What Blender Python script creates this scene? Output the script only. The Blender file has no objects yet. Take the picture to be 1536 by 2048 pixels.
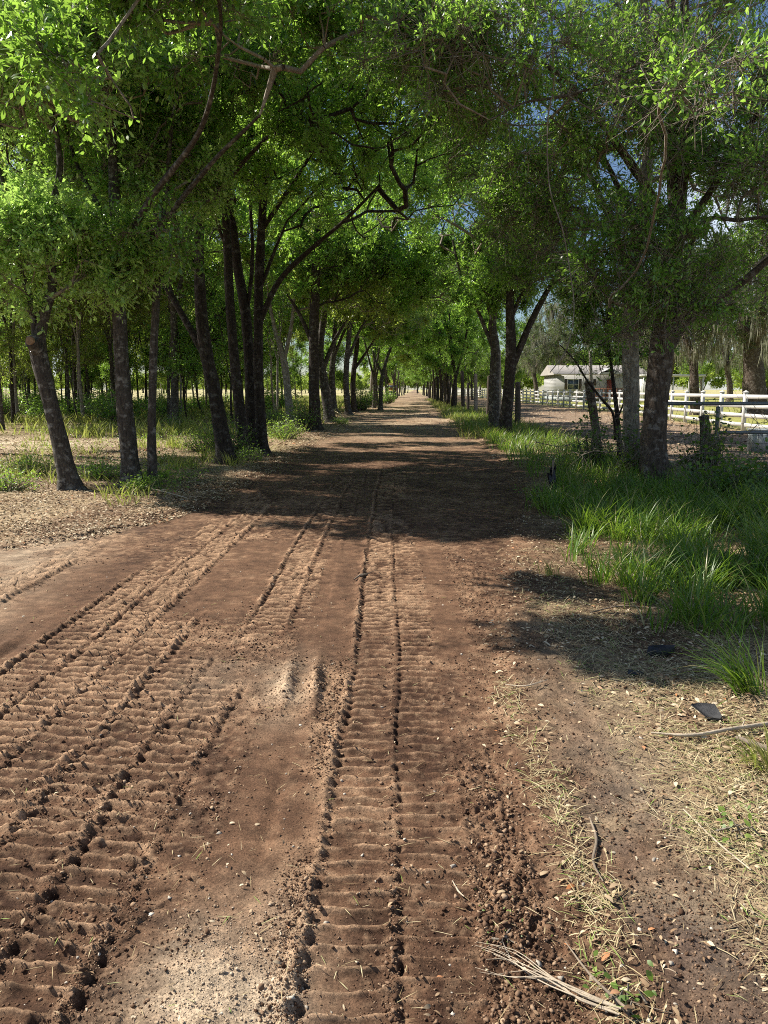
import bpy, math, random
import numpy as np

# ------------------------------------------------------------------ camera, sky, sun, exposure
sc = bpy.context.scene
COL = sc.collection
F = 1538.0
PITCH = math.atan(246 / F)
YAW = math.radians(0.63)
CAMZ = 1.6
cam_d = bpy.data.cameras.new('camera')
cam = bpy.data.objects.new('camera', cam_d)
COL.objects.link(cam)
cam.location = (0, 0, CAMZ)
cam.rotation_euler = (math.pi / 2 - PITCH, 0, YAW)
cam_d.sensor_fit = 'VERTICAL'
cam_d.sensor_height = 24.0
cam_d.lens = 24.0 * F / 2048
cam_d.clip_start = 0.05
cam_d.clip_end = 3000
sc.camera = cam

SUN_EL = math.radians(44)
SUN_AZ = math.radians(20)            # ahead of due left (-X)
sx, sy, sz = -math.cos(SUN_EL) * math.cos(SUN_AZ), math.cos(SUN_EL) * math.sin(SUN_AZ), math.sin(SUN_EL)
world = bpy.data.worlds.new("World")
sc.world = world
world.use_nodes = True
wn = world.node_tree
wn.nodes.clear()
sky = wn.nodes.new('ShaderNodeTexSky')
sky.sky_type = 'NISHITA'
sky.sun_disc = False
sky.sun_elevation = SUN_EL
sky.sun_rotation = math.atan2(sx, sy)
sky.dust_density = 0.15
bg = wn.nodes.new('ShaderNodeBackground')
bg.inputs['Strength'].default_value = 0.05
wo = wn.nodes.new('ShaderNodeOutputWorld')
tcw = wn.nodes.new('ShaderNodeTexCoord')
cn = wn.nodes.new('ShaderNodeTexNoise'); cn.inputs['Scale'].default_value = 3.2; cn.inputs['Detail'].default_value = 7.0
wn.links.new(tcw.outputs['Generated'], cn.inputs['Vector'])
cr = wn.nodes.new('ShaderNodeValToRGB'); cr.color_ramp.elements[0].position = .52; cr.color_ramp.elements[1].position = .72
wn.links.new(cn.outputs[0], cr.inputs[0])
cm_ = wn.nodes.new('ShaderNodeMix'); cm_.data_type = 'RGBA'
wn.links.new(cr.outputs[0], cm_.inputs[0]); wn.links.new(sky.outputs[0], cm_.inputs[6]); cm_.inputs[7].default_value = (13, 13, 13, 1)
ct = wn.nodes.new('ShaderNodeMix'); ct.data_type = 'RGBA'; ct.blend_type = 'MULTIPLY'; ct.inputs[0].default_value = 1.0
ct.inputs[7].default_value = (.92, 1.0, 1.12, 1)
wn.links.new(cm_.outputs[2], ct.inputs[6])
wn.links.new(ct.outputs[2], bg.inputs[0])
wn.links.new(bg.outputs[0], wo.inputs[0])
sun_d = bpy.data.lights.new('sun', 'SUN')
sun_d.energy = 5.0
sun_d.angle = math.radians(0.55)
sun_d.color = (1.0, 0.93, 0.82)
sun = bpy.data.objects.new('sun', sun_d)
COL.objects.link(sun)
from mathutils import Vector, Matrix
sun.rotation_euler = Vector((sx, sy, sz)).to_track_quat('Z', 'Y').to_euler()
sc.view_settings.view_transform = 'Standard'
sc.view_settings.look = 'None'
sc.view_settings.exposure = 0.92
sc.view_settings.gamma = 1.0
sc.render.engine = 'CYCLES'
sc.cycles.filter_width = 1.0
sc.cycles.use_denoising = False
sc.cycles.sample_clamp_indirect = 3.0
sc.cycles.max_bounces = 6
sc.cycles.diffuse_bounces = 3
sc.cycles.glossy_bounces = 2
sc.cycles.transmission_bounces = 4

RNG = np.random.default_rng(7)
random.seed(7)

# ------------------------------------------------------------------ helpers: view ray to a place on the ground
_f = np.array([-math.sin(YAW) * math.cos(PITCH), math.cos(YAW) * math.cos(PITCH), -math.sin(PITCH)])
_r = np.array([math.cos(YAW), math.sin(YAW), 0.0])
_u = np.cross(_r, _f)


def at(u, v, Y):
    d = _f + _r * (u - 768) / F + _u * (1024 - v) / F
    return np.array([0, 0, CAMZ]) + d * (Y / d[1])


def G(u, v):
    d = _f + _r * (u - 768) / F + _u * (1024 - v) / F
    return np.array([0, 0, CAMZ]) + d * (CAMZ / -d[2])


# ------------------------------------------------------------------ noise
_T = np.random.default_rng(3).random((512, 512))


def vnoise(x, y, s=0):
    x = np.asarray(x) + s * 17.37
    y = np.asarray(y) + s * 41.91
    xi = np.floor(x).astype(np.int64); yi = np.floor(y).astype(np.int64)
    fx = x - xi; fy = y - yi
    fx = fx * fx * (3 - 2 * fx); fy = fy * fy * (3 - 2 * fy)
    x0 = xi & 511; x1 = (xi + 1) & 511; y0 = yi & 511; y1 = (yi + 1) & 511
    return (_T[x0, y0] * (1 - fx) + _T[x1, y0] * fx) * (1 - fy) + (_T[x0, y1] * (1 - fx) + _T[x1, y1] * fx) * fy


def fbm(x, y, s=0, o=4, g=0.5):
    t = 0; a = 1; n = 0
    c, sn = math.cos(0.6), math.sin(0.6)
    for i in range(o):
        t = t + a * (vnoise(x, y, s + i * 3) * 2 - 1)
        n += a; a *= g
        x, y = (x * c - y * sn) * 2.03, (x * sn + y * c) * 2.03
    return t / n


def ss(a, b, x):
    t = np.clip((x - a) / (b - a), 0, 1)
    return t * t * (3 - 2 * t)


def gauss(x, w):
    return np.exp(-(x / w) ** 2)


# ------------------------------------------------------------------ where road, verge and lanes run
def xc(y):
    return 0.03 * np.maximum(0, y - 25)


XR = ([-10, 1, 1.8, 2.5, 3.8, 5.0, 6, 8.7, 12, 16, 24, 60, 400], [.4, .44, .52, .58, .62, .8, 1.0, 1.45, 2.1, 2.4, 2.6, 2.4, 2.3])
XL = ([-10, 5, 6.4, 7.0, 7.6, 8.3, 9, 11, 16, 26, 60, 400], [-40, -25, -7, -4.9, -4.0, -3.4, -3.1, -2.8, -2.5, -2.35, -2.2, -2.2])


def road_dist(x, y):
    """positive inside the road (metres from the nearer edge)"""
    w = 0.30 * ss(5, 11, y) * fbm(x * .5, y * .5, 62, 2) + 0.18 * fbm(x * 1.3, y * 1.3, 5) + 0.09 * fbm(x * 6, y * 6, 6)
    r = np.interp(y, *XR) + xc(y)
    l = np.interp(y, *XL) + xc(y)
    return np.minimum(r - x, x - l) + w


# ridge lines pushed up between the rubber-track lugs: x, y range, height, pit depth, pitch phase
PITCHL = 0.083
RIDGES = [(-0.245, -2, 15, .018, .029, .0), (0.012, -2, 15, .007, .018, .3),
          (-0.83, -2, 4.1, .012, .020, .1), (-1.10, -2, 4.4, .016, .024, .5), (-1.37, -2, 5.2, .018, .026, .2),
          (-1.66, 1, 10.5, .012, .020, .7), (-1.94, 1, 12, .012, .018, .4), (-2.25, 1, 6.5, .012, .024, .9),
          (-1.00, 4.7, 13, .014, .024, .6), (-0.72, 5.0, 14, .012, .02, .2), (-0.50, 7.5, 15, .010, .016, .2),
          (-2.95, 3, 7.2, .02, .03, .3), (-3.3, 3, 7, .016, .026, .3)]
# lug panels: x0, x1, y0, y1, bar height, tilt
PANELS = [(-.22, .0, -2, 17, .0085, .0), (.02, .25, -2, 17, .0070, .05),
          (-1.09, -.84, -2, 4.1, .011, .12), (-1.36, -1.11, -2, 4.4, .011, .12), (-1.65, -1.38, -2, 5.4, .011, .12),
          (-1.93, -1.67, 1, 11.5, .012, .12), (-2.24, -1.95, 1, 12, .012, .12), (-1.62, -1.36, 8, 14, .009, .1), (-.82, -.6, -2, 2.2, .008, .12),
          (-.99, -.73, 4.6, 15, .009, .1), (-3.29, -2.96, 3, 8.4, .012, .1), (-.71, -.5, 5.2, 16, .007, .1)]
# bands scraped smooth: x0, x1, y0, y1
SMOOTH = [(-.62, -.40, 2.15, 3.55), (-.60, -.26, 4.4, 9), (-1.62, -1.05, 5.2, 8), (-2.85, -2.28, 2.5, 7), (.27, .50, 4.5, 10), (-.42, -.26, 2.4, 3.0)]


def bend(x, y):
    return x + 0.035 * fbm(x * 0.6, y * 0.7, 11, 2) + .006 * fbm(x * 4, y * 5, 12, 2) + 0.010 * ss(3.5, 9, y) * (x < -.4)


def band(x, y, b, e=.02, ey=.18):
    return ss(b[0] - e, b[0] + e, x) * (1 - ss(b[1] - e, b[1] + e, x)) * ss(b[2] - ey, b[2] + ey, y) * (1 - ss(b[3] - ey, b[3] + ey, y))


def clod_mask(x, y):
    """how much loose crumbled soil lies at a place"""
    m = 0.10 + 0.35 * ss(.05, .5, fbm(x * 2.1, y * 2.1, 21))
    lower = gauss(x - .38, .17) * (1 - ss(2.9, 3.6, y)) * ss(-1, 1.5, y)
    m = m + .55 * lower
    m = m + .9 * gauss(x + .31, .05) * (y < 9)
    m = m + .6 * gauss(x + .48, .15) * gauss(y - 1.85, .40)
    m = m + 1.1 * (gauss(x + .42, .05) + gauss(x + .58, .06)) * gauss(y - 4.0, .42)
    m = m + .8 * gauss(x + .8, .25) * gauss(y - 4.6, .3)
    m = m + .6 * gauss(x + 1.5, .5) * gauss(y - 5.0, .4) + .6 * gauss(x - .6, .35) * gauss(y - 6.2, 1.2)
    for r in RIDGES[:9]:
        m = m + .55 * gauss(x - r[0] + .02, .035) * ss(r[1] - .2, r[1] + .2, y) * (1 - ss(r[2] - .2, r[2] + .2, y))
    for s in SMOOTH:
        m = m * (1 - .9 * band(x, y, s))
    for s in PANELS[:2]:
        m = m * (1 - .72 * band(x, y, s))
    return m


def height(x, y, full=False):
    x = np.asarray(x, float); y = np.asarray(y, float)
    d = road_dist(x, y)
    inr = ss(-.08, .10, d)
    h = .035 * fbm(x * .25, y * .25, 1, 3) * ss(6, 20, np.hypot(x, y))
    # verge stands a little proud of the road, with litter bumps
    h = h + (1 - inr) * (.035 + .022 * fbm(x * 2.2, y * 2.2, 2) + .013 * fbm(x * 11, y * 11, 4, 4) + .005 * fbm(x * 45, y * 45, 28, 2))
    far = 1 - ss(9, 16, y)
    xb = bend(x, y)
    r = .008 * fbm(x * 1.6, y * 1.6, 7, 3) + .0038 * fbm(x * 22, y * 22, 8, 3) * (0.4 + .6 * far)
    r = r + .03 * ss(16, 30, y) * fbm(x * .5, y * 1.4, 9, 3)
    pan = 0 * x; rid = 0 * x
    wav = .012 * fbm(x * 9, y * 3, 13, 2)
    rough = np.clip(.55 + .9 * fbm(x * 1.7, y * 1.7, 14, 2), .15, 1.2)
    for k, (x0, x1, y0, y1, a, tl) in enumerate(PANELS):
        en = .014 * fbm(x * 9 + k, y * 9, 33, 2)
        m = band(xb + en, y, (x0, x1, y0, y1), .014, .5) * (.5 + .5 * ss(-.42, .02, fbm(x * 1.3 + k * 3, y * .7, 34, 3))) * (1 if k < 2 else 1 - .35 * ss(6, 9, y))
        ph = (y + tl * (x - x0) + wav * 1.3) / PITCHL + k * .37
        fr = ph - np.floor(ph)
        bar = gauss(np.minimum(fr, 1 - fr), .10)                     # narrow crumbly bar between two shoe prints
        cup = -.45 * np.sin(fr * math.pi)
        brk = np.clip(.85 + .6 * fbm(x * 15 + k * 7, y * 15, 15, 3), .5, 1.25)
        pan = pan + m * a * 2.15 * (bar * brk + cup * .6) * (1 + .6 * ss(2.5, 7, y))
        h = h - .004 * m * inr
    for k, (c, y0, y1, a, dp, ph0) in enumerate(RIDGES):
        ym = ss(y0 - .2, y0 + .2, y) * (1 - ss(y1 - .3, y1 + .3, y))
        jit = .012 * fbm(x * 0 + k * 5, y * 5, 16, 2)
        lump = np.clip(.85 + 1.3 * fbm(x * 18, y * 18, 17 + k, 2), .15, 1.9)
        ph = y / PITCHL + ph0 + .22 * fbm(x * 0 + k * 3.1, y * 7, 31, 2)
        fr = ph - np.floor(ph) - .5
        ym = ym * (.45 + .65 * ss(-.35, .1, fbm(x * 0 + k * 2.7, y * 1.3, 35, 3)))
        rid = rid + ym * a * 1.15 * gauss(xb - c + .018 + jit, .022) * lump * (.30 + .9 * gauss(fr, .30))
        dep = np.clip(.75 + 1.2 * fbm(x * 0 + k * 9 + np.floor(ph) * 3.3, y * 0 + .5, 30, 1) + .7 * fbm(x * 0 + k, y * 1.1, 32, 2), .08, 1.5)
        wp = .015 if k != 1 else .008
        rid = rid - ym * dp * dep * gauss(xb - c - .016 + jit, wp) * gauss(fr * PITCHL, .022)
        rid = rid - ym * dp * .07 * gauss(xb - c - .014 + jit, wp)
    cm = clod_mask(x, y)
    cl = np.abs(fbm(x * 30, y * 30, 18, 3)) * 2.2
    r = r + .006 * np.clip(cm, 0, 1.5) * cl + .007 * np.clip(cm, 0, 1.5) * fbm(x * 17, y * 17, 19, 3) + .004 * np.clip(cm, 0, 1.5) * fbm(x * 60, y * 60, 20, 2)
    heap = gauss(x - .40, .19) * (1 - ss(2.9, 3.7, y)) + .5 * gauss(x - .6, .4) * gauss(y - 6.2, 1.5)
    rd = 1 - np.abs(fbm(x * 21, y * 21, 24, 3)) * 2.4
    r = r + heap * (.016 * rd + .012 * fbm(x * 9, y * 9, 25, 2) + .006 * fbm(x * 55, y * 55, 26, 2))
    r = r + .006 * ss(3.5, 7, y) * fbm(x * 7, y * 7, 27, 4)
    # cracked plates left of the flat strip
    pl = band(x, y, (-1.5, -.62, 1.5, 3.9), .1)
    plate = fbm(x * 8, y * 14, 23, 2)
    r = r + pl * .0045 * np.sign(plate) * ss(.0, .03, np.abs(plate))
    sm = 0 * x
    for s in SMOOTH:
        sm = np.maximum(sm, band(xb, y, s, .03))
    r = r * (1 - .72 * sm); pan = pan * (1 - .8 * sm)
    r = r - .022 * gauss(x + 2.38, .035) * ss(3.1, 3.3, y) * (1 - ss(4.6, 5, y)) + .012 * gauss(x + 2.46, .025) * ss(3.1, 3.3, y) * (1 - ss(4.6, 5, y))
    r = r - .012 * gauss(x + .455, .03) * ss(2.1, 2.3, y) * (1 - ss(3, 3.5, y))
    r = r + .045 * (gauss(x + .42 + .06 * (y - 4), .035) + .9 * gauss(x + .57 + .05 * (y - 4), .04)) * gauss(y - 4.0, .38)   # two pushed-up berms
    r = r + .02 * gauss(x + .5, .2) * gauss(y - 1.8, .35)
    h = h + inr * (r + pan + rid)
    if full:
        return h, d, inr, cm, sm, pan, rid, cl
    return h


# ------------------------------------------------------------------ mesh plumbing
def mesh_np(name, verts, faces, mat=None, parent=None, smooth=False, attr=None):
    """verts (n,3); faces: list of index arrays, each (m,k)"""
    me = bpy.data.meshes.new(name)
    verts = np.ascontiguousarray(verts, dtype=np.float32)
    faces = [np.asarray(f, dtype=np.int32) for f in (faces if isinstance(faces, list) else [faces]) if len(f)]
    me.vertices.add(len(verts))
    me.vertices.foreach_set('co', verts.ravel())
    loops = np.concatenate([f.ravel() for f in faces])
    tot = np.concatenate([np.full(len(f), f.shape[1], np.int32) for f in faces])
    start = np.concatenate([[0], np.cumsum(tot)[:-1]]).astype(np.int32)
    me.loops.add(len(loops))
    me.loops.foreach_set('vertex_index', loops)
    me.polygons.add(len(tot))
    me.polygons.foreach_set('loop_start', start)
    me.polygons.foreach_set('loop_total', tot)
    if smooth:
        me.polygons.foreach_set('use_smooth', np.ones(len(tot), bool))
    me.update(calc_edges=True)
    if attr is not None:
        a = me.color_attributes.new('col', 'FLOAT_COLOR', 'POINT')
        c = np.ones((len(verts), 4), np.float32); c[:, :3] = attr
        a.data.foreach_set('color', c.ravel())
    if mat:
        me.materials.append(mat)
    o = bpy.data.objects.new(name, me)
    COL.objects.link(o)
    if parent:
        o.parent = parent
    return o


def tag(o, label=None, cat=None, group=None, kind=None):
    if label: o['label'] = label
    if cat: o['category'] = cat
    if group: o['group'] = group
    if kind: o['kind'] = kind
    return o


def thing(name, loc, label, cat, group=None):
    o = bpy.data.objects.new(name, None)
    COL.objects.link(o)
    o.location = loc
    o.empty_display_size = .2
    return tag(o, label, cat, group)


def dup(root, loc, rz=0, s=1.0, label=None, group=None):
    r = root.copy(); COL.objects.link(r)
    r.location = loc; r.rotation_euler = (0, 0, rz); r.scale = (s, s, s)
    if label: r['label'] = label
    if group: r['group'] = group
    for ch in list(root.children):
        c = ch.copy(); COL.objects.link(c); c.parent = r
        for g in list(ch.children):
            d = g.copy(); COL.objects.link(d); d.parent = c
    return r


class MB:
    """collects shapes, builds ONE mesh"""
    def __init__(s):
        s.v = []; s.f = {}; s.n = 0

    def add(s, v, f):
        v = np.asarray(v, float); f = np.asarray(f)
        s.v.append(v); s.f.setdefault(f.shape[1], []).append(f + s.n); s.n += len(v)

    def box(s, c, d, rz=0):
        c = np.array(c, float); d = np.array(d, float) / 2
        p = np.array([[i, j, k] for k in (-1, 1) for j in (-1, 1) for i in (-1, 1)], float) * d
        co, si = math.cos(rz), math.sin(rz)
        p = np.stack([p[:, 0] * co - p[:, 1] * si, p[:, 0] * si + p[:, 1] * co, p[:, 2]], 1) + c
        s.add(p, [[0, 2, 3, 1], [4, 5, 7, 6], [0, 1, 5, 4], [2, 6, 7, 3], [0, 4, 6, 2], [1, 3, 7, 5]])

    def tube(s, P, R, n=6, cap=True, rough=0, rng=None, flare=0):
        P = np.asarray(P, float); R = np.asarray(R, float)
        if len(P) < 2: return
        T = np.gradient(P, axis=0)
        T /= np.maximum(np.linalg.norm(T, axis=1, keepdims=True), 1e-9)
        ref = np.array([1.0, .13, 0]) if abs(T[0, 0]) < .8 else np.array([0, 1.0, .1])
        A = np.cross(T, ref); A /= np.maximum(np.linalg.norm(A, axis=1, keepdims=True), 1e-9)
        B = np.cross(T, A)
        th = np.arange(n) * 2 * math.pi / n
        rr = np.repeat(R[:, None], n, 1)
        if rough:
            L = np.concatenate([[0], np.cumsum(np.linalg.norm(np.diff(P, axis=0), axis=1))])
            k = (rng.random() if rng is not None else 0) * 50
            U = np.cos(th)[None] * 2.0 + 0 * L[:, None]; V = np.sin(th)[None] * 2.0 + L[:, None] * 1.6
            rr = rr * (1 + rough * fbm(U + k, V + k, 3, 3) * 1.6 + rough * .5 * fbm(U * 3 + k, V * 2, 8, 2))
        if flare:
            L = np.concatenate([[0], np.cumsum(np.linalg.norm(np.diff(P, axis=0), axis=1))])
            k = (rng.random() if rng is not None else 0) * 6
            rr = rr * (1 + flare * np.exp(-L / .16)[:, None] * (1 + .55 * np.sin(th * 4 + k)[None]))
        V = P[:, None, :] + rr[..., None] * (np.cos(th)[None, :, None] * A[:, None, :] + np.sin(th)[None, :, None] * B[:, None, :])
        m = len(P)
        i = np.arange(m - 1)[:, None] * n; j = np.arange(n)[None]; j2 = (j + 1) % n
        f = np.stack([i + j, i + j2, i + n + j2, i + n + j], -1).reshape(-1, 4)
        s.add(V.reshape(-1, 3), f)
        if cap:
            s.add(np.vstack([V[-1], P[-1:] + T[-1] * R[-1] * .3]), [[q, (q + 1) % n, n] for q in range(n)])

    def build(s, name, mat, parent=None, smooth=False):
        v = np.vstack(s.v)
        fs = [np.vstack(a) for a in s.f.values()]
        return mesh_np(name, v, fs, mat, parent, smooth)


def spline(P, R, step):
    """smooth resample of a polyline (Catmull-Rom)"""
    P = np.asarray(P, float); R = np.asarray(R, float)
    Q = np.vstack([2 * P[0] - P[1], P, 2 * P[-1] - P[-2]])
    out = []; rad = []
    for i in range(len(P) - 1):
        a, b, c, d = Q[i], Q[i + 1], Q[i + 2], Q[i + 3]
        n = max(2, int(np.linalg.norm(c - b) / step))
        t = np.arange(n)[:, None] / n
        out.append(.5 * ((2 * b) + (-a + c) * t + (2 * a - 5 * b + 4 * c - d) * t ** 2 + (-a + 3 * b - 3 * c + d) * t ** 3))
        rad.append(R[i] + (R[i + 1] - R[i]) * t[:, 0])
    out.append(P[-1:]); rad.append(R[-1:])
    return np.vstack(out), np.concatenate(rad)


# ------------------------------------------------------------------ materials
def new_mat(name):
    m = bpy.data.materials.new(name); m.use_nodes = True
    nt = m.node_tree; nt.nodes.clear()
    out = nt.nodes.new('ShaderNodeOutputMaterial')
    return m, nt, out


def N(nt, t, **kw):
    n = nt.nodes.new(t)
    for k, v in kw.items():
        if k in n.inputs.keys() if hasattr(n.inputs, 'keys') else False:
            n.inputs[k].default_value = v
        else:
            setattr(n, k, v)
    return n


def ramp(nt, src, stops, interp='LINEAR'):
    r = nt.nodes.new('ShaderNodeValToRGB')
    r.color_ramp.interpolation = interp
    e = r.color_ramp.elements
    while len(e) < len(stops): e.new(.5)
    for q, (p, c) in zip(e, stops):
        q.position = p; q.color = (*c, 1) if len(c) == 3 else c
    nt.links.new(src, r.inputs[0])
    return r.outputs[0]


def plain(name, col, rough=.7, var=.15, scale=8, bump=.0, bscale=60, metal=0, spec=.3):
    m, nt, out = new_mat(name)
    b = nt.nodes.new('ShaderNodeBsdfPrincipled')
    tc = nt.nodes.new('ShaderNodeTexCoord')
    nz = N(nt, 'ShaderNodeTexNoise', Scale=scale, Detail=4.0)
    nt.links.new(tc.outputs['Object'], nz.inputs['Vector'])
    c = np.array(col)
    nt.links.new(ramp(nt, nz.outputs[0], [(.3, tuple(c * (1 - var))), (.7, tuple(np.minimum(c * (1 + var), 1)))]), b.inputs['Base Color'])
    b.inputs['Roughness'].default_value = rough
    b.inputs['Metallic'].default_value = metal
    b.inputs['Specular IOR Level'].default_value = spec
    if bump:
        n2 = N(nt, 'ShaderNodeTexNoise', Scale=bscale, Detail=3.0)
        nt.links.new(tc.outputs['Object'], n2.inputs['Vector'])
        bp = N(nt, 'ShaderNodeBump', Strength=bump, Distance=.01)
        nt.links.new(n2.outputs[0], bp.inputs['Height']); nt.links.new(bp.outputs[0], b.inputs['Normal'])
    nt.links.new(b.outputs[0], out.inputs[0])
    return m


def leaf_mat(name, stops, trans, tmix=.45, gloss=.35):
    """leaf: diffuse + translucent + a waxy highlight; colour varies leaf by leaf"""
    m, nt, out = new_mat(name)
    geo = nt.nodes.new('ShaderNodeNewGeometry')
    oi = nt.nodes.new('ShaderNodeObjectInfo')
    mx = N(nt, 'ShaderNodeMath', operation='MULTIPLY_ADD')
    mx.inputs[1].default_value = .72; nt.links.new(geo.outputs['Random Per Island'], mx.inputs[0])
    m2 = N(nt, 'ShaderNodeMath', operation='MULTIPLY'); m2.inputs[1].default_value = .28
    nt.links.new(oi.outputs['Random'], m2.inputs[0]); nt.links.new(m2.outputs[0], mx.inputs[2])
    colr = ramp(nt, mx.outputs[0], stops)
    d = N(nt, 'ShaderNodeBsdfPrincipled')
    d.inputs['Roughness'].default_value = gloss
    d.inputs['Specular IOR Level'].default_value = .7
    nt.links.new(colr, d.inputs['Base Color'])
    t = nt.nodes.new('ShaderNodeBsdfTranslucent')
    mc = N(nt, 'ShaderNodeMix', data_type='RGBA', blend_type='MULTIPLY')
    mc.inputs[0].default_value = 1.0
    tr = ramp(nt, mx.outputs[0], [(0, tuple(np.array(trans) * .7)), (1, tuple(np.array(trans) * 1.25))])
    nt.links.new(tr, t.inputs[0])
    s = N(nt, 'ShaderNodeMixShader'); s.inputs[0].default_value = tmix
    nt.links.new(d.outputs[0], s.inputs[1]); nt.links.new(t.outputs[0], s.inputs[2])
    nt.links.new(s.outputs[0], out.inputs[0])
    return m


def bark_mat(name, dark, light, lichen, amount=.5):
    m, nt, out = new_mat(name)
    tc = nt.nodes.new('ShaderNodeTexCoord')
    mp = nt.nodes.new('ShaderNodeMapping'); mp.inputs['Scale'].default_value = (34, 34, 8)
    nt.links.new(tc.outputs['Object'], mp.inputs[0])
    n1 = N(nt, 'ShaderNodeTexNoise', Scale=1.0, Detail=6.0, Roughness=.65)
    nt.links.new(mp.outputs[0], n1.inputs['Vector'])
    c1 = ramp(nt, n1.outputs[0], [(.3, dark), (.68, light)])
    mp2 = nt.nodes.new('ShaderNodeMapping'); mp2.inputs['Scale'].default_value = (7, 7, 9)
    nt.links.new(tc.outputs['Object'], mp2.inputs[0])
    n2 = N(nt, 'ShaderNodeTexNoise', Scale=1.0, Detail=8.0, Roughness=.7)
    nt.links.new(mp2.outputs[0], n2.inputs['Vector'])
    fac = ramp(nt, n2.outputs[0], [(.52, (0, 0, 0)), (.66, (amount,) * 3)])
    mix = N(nt, 'ShaderNodeMix', data_type='RGBA')
    nt.links.new(fac, mix.inputs[0]); nt.links.new(c1, mix.inputs[6]); mix.inputs[7].default_value = (*lichen, 1)
    b = nt.nodes.new('ShaderNodeBsdfPrincipled')
    b.inputs['Roughness'].default_value = .9; b.inputs['Specular IOR Level'].default_value = .2
    nt.links.new(mix.outputs[2], b.inputs['Base Color'])
    bp = N(nt, 'ShaderNodeBump', Strength=1.0, Distance=.03)
    nt.links.new(n1.outputs[0], bp.inputs['Height']); nt.links.new(bp.outputs[0], b.inputs['Normal'])
    nt.links.new(b.outputs[0], out.inputs[0])
    return m


def ground_mat(name, bump=.6):
    m, nt, out = new_mat(name)
    at_ = N(nt, 'ShaderNodeVertexColor', layer_name='col')
    tc = nt.nodes.new('ShaderNodeTexCoord')
    n1 = N(nt, 'ShaderNodeTexNoise', Scale=120.0, Detail=5.0, Roughness=.7)
    nt.links.new(tc.outputs['Object'], n1.inputs['Vector'])
    n3 = N(nt, 'ShaderNodeTexNoise', Scale=9.0, Detail=8.0, Roughness=.7)
    nt.links.new(tc.outputs['Object'], n3.inputs['Vector'])
    f = ramp(nt, n1.outputs[0], [(.32, (.5, .5, .5)), (.68, (1.5, 1.48, 1.45))])
    f3 = ramp(nt, n3.outputs[0], [(.32, (.6, .6, .6)), (.68, (1.4, 1.38, 1.35))])
    mx = N(nt, 'ShaderNodeMix', data_type='RGBA', blend_type='MULTIPLY'); mx.inputs[0].default_value = 1
    nt.links.new(at_.outputs[0], mx.inputs[6]); nt.links.new(f, mx.inputs[7])
    my = N(nt, 'ShaderNodeMix', data_type='RGBA', blend_type='MULTIPLY'); my.inputs[0].default_value = 1
    nt.links.new(mx.outputs[2], my.inputs[6]); nt.links.new(f3, my.inputs[7])
    b = nt.nodes.new('ShaderNodeBsdfPrincipled')
    b.inputs['Roughness'].default_value = .92; b.inputs['Specular IOR Level'].default_value = .15
    nt.links.new(my.outputs[2], b.inputs['Base Color'])
    n2 = N(nt, 'ShaderNodeTexNoise', Scale=110.0, Detail=7.0, Roughness=.8)
    nt.links.new(tc.outputs['Object'], n2.inputs['Vector'])
    bp = N(nt, 'ShaderNodeBump', Strength=bump, Distance=.012)
    nt.links.new(n2.outputs[0], bp.inputs['Height']); nt.links.new(bp.outputs[0], b.inputs['Normal'])
    nt.links.new(b.outputs[0], out.inputs[0])
    return m


def island_mat(name, stops, rough=.8, trans=None, tmix=.3, spec=.2):
    """small loose pieces (blades, dead leaves, crumbs): one colour each"""
    m, nt, out = new_mat(name)
    geo = nt.nodes.new('ShaderNodeNewGeometry')
    c = ramp(nt, geo.outputs['Random Per Island'], stops)
    b = nt.nodes.new('ShaderNodeBsdfPrincipled')
    b.inputs['Roughness'].default_value = rough; b.inputs['Specular IOR Level'].default_value = spec
    nt.links.new(c, b.inputs['Base Color'])
    if trans:
        t = nt.nodes.new('ShaderNodeBsdfTranslucent'); t.inputs[0].default_value = (*trans, 1)
        s = nt.nodes.new('ShaderNodeMixShader'); s.inputs[0].default_value = tmix
        nt.links.new(b.outputs[0], s.inputs[1]); nt.links.new(t.outputs[0], s.inputs[2])
        nt.links.new(s.outputs[0], out.inputs[0])
    else:
        nt.links.new(b.outputs[0], out.inputs[0])
    return m


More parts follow.
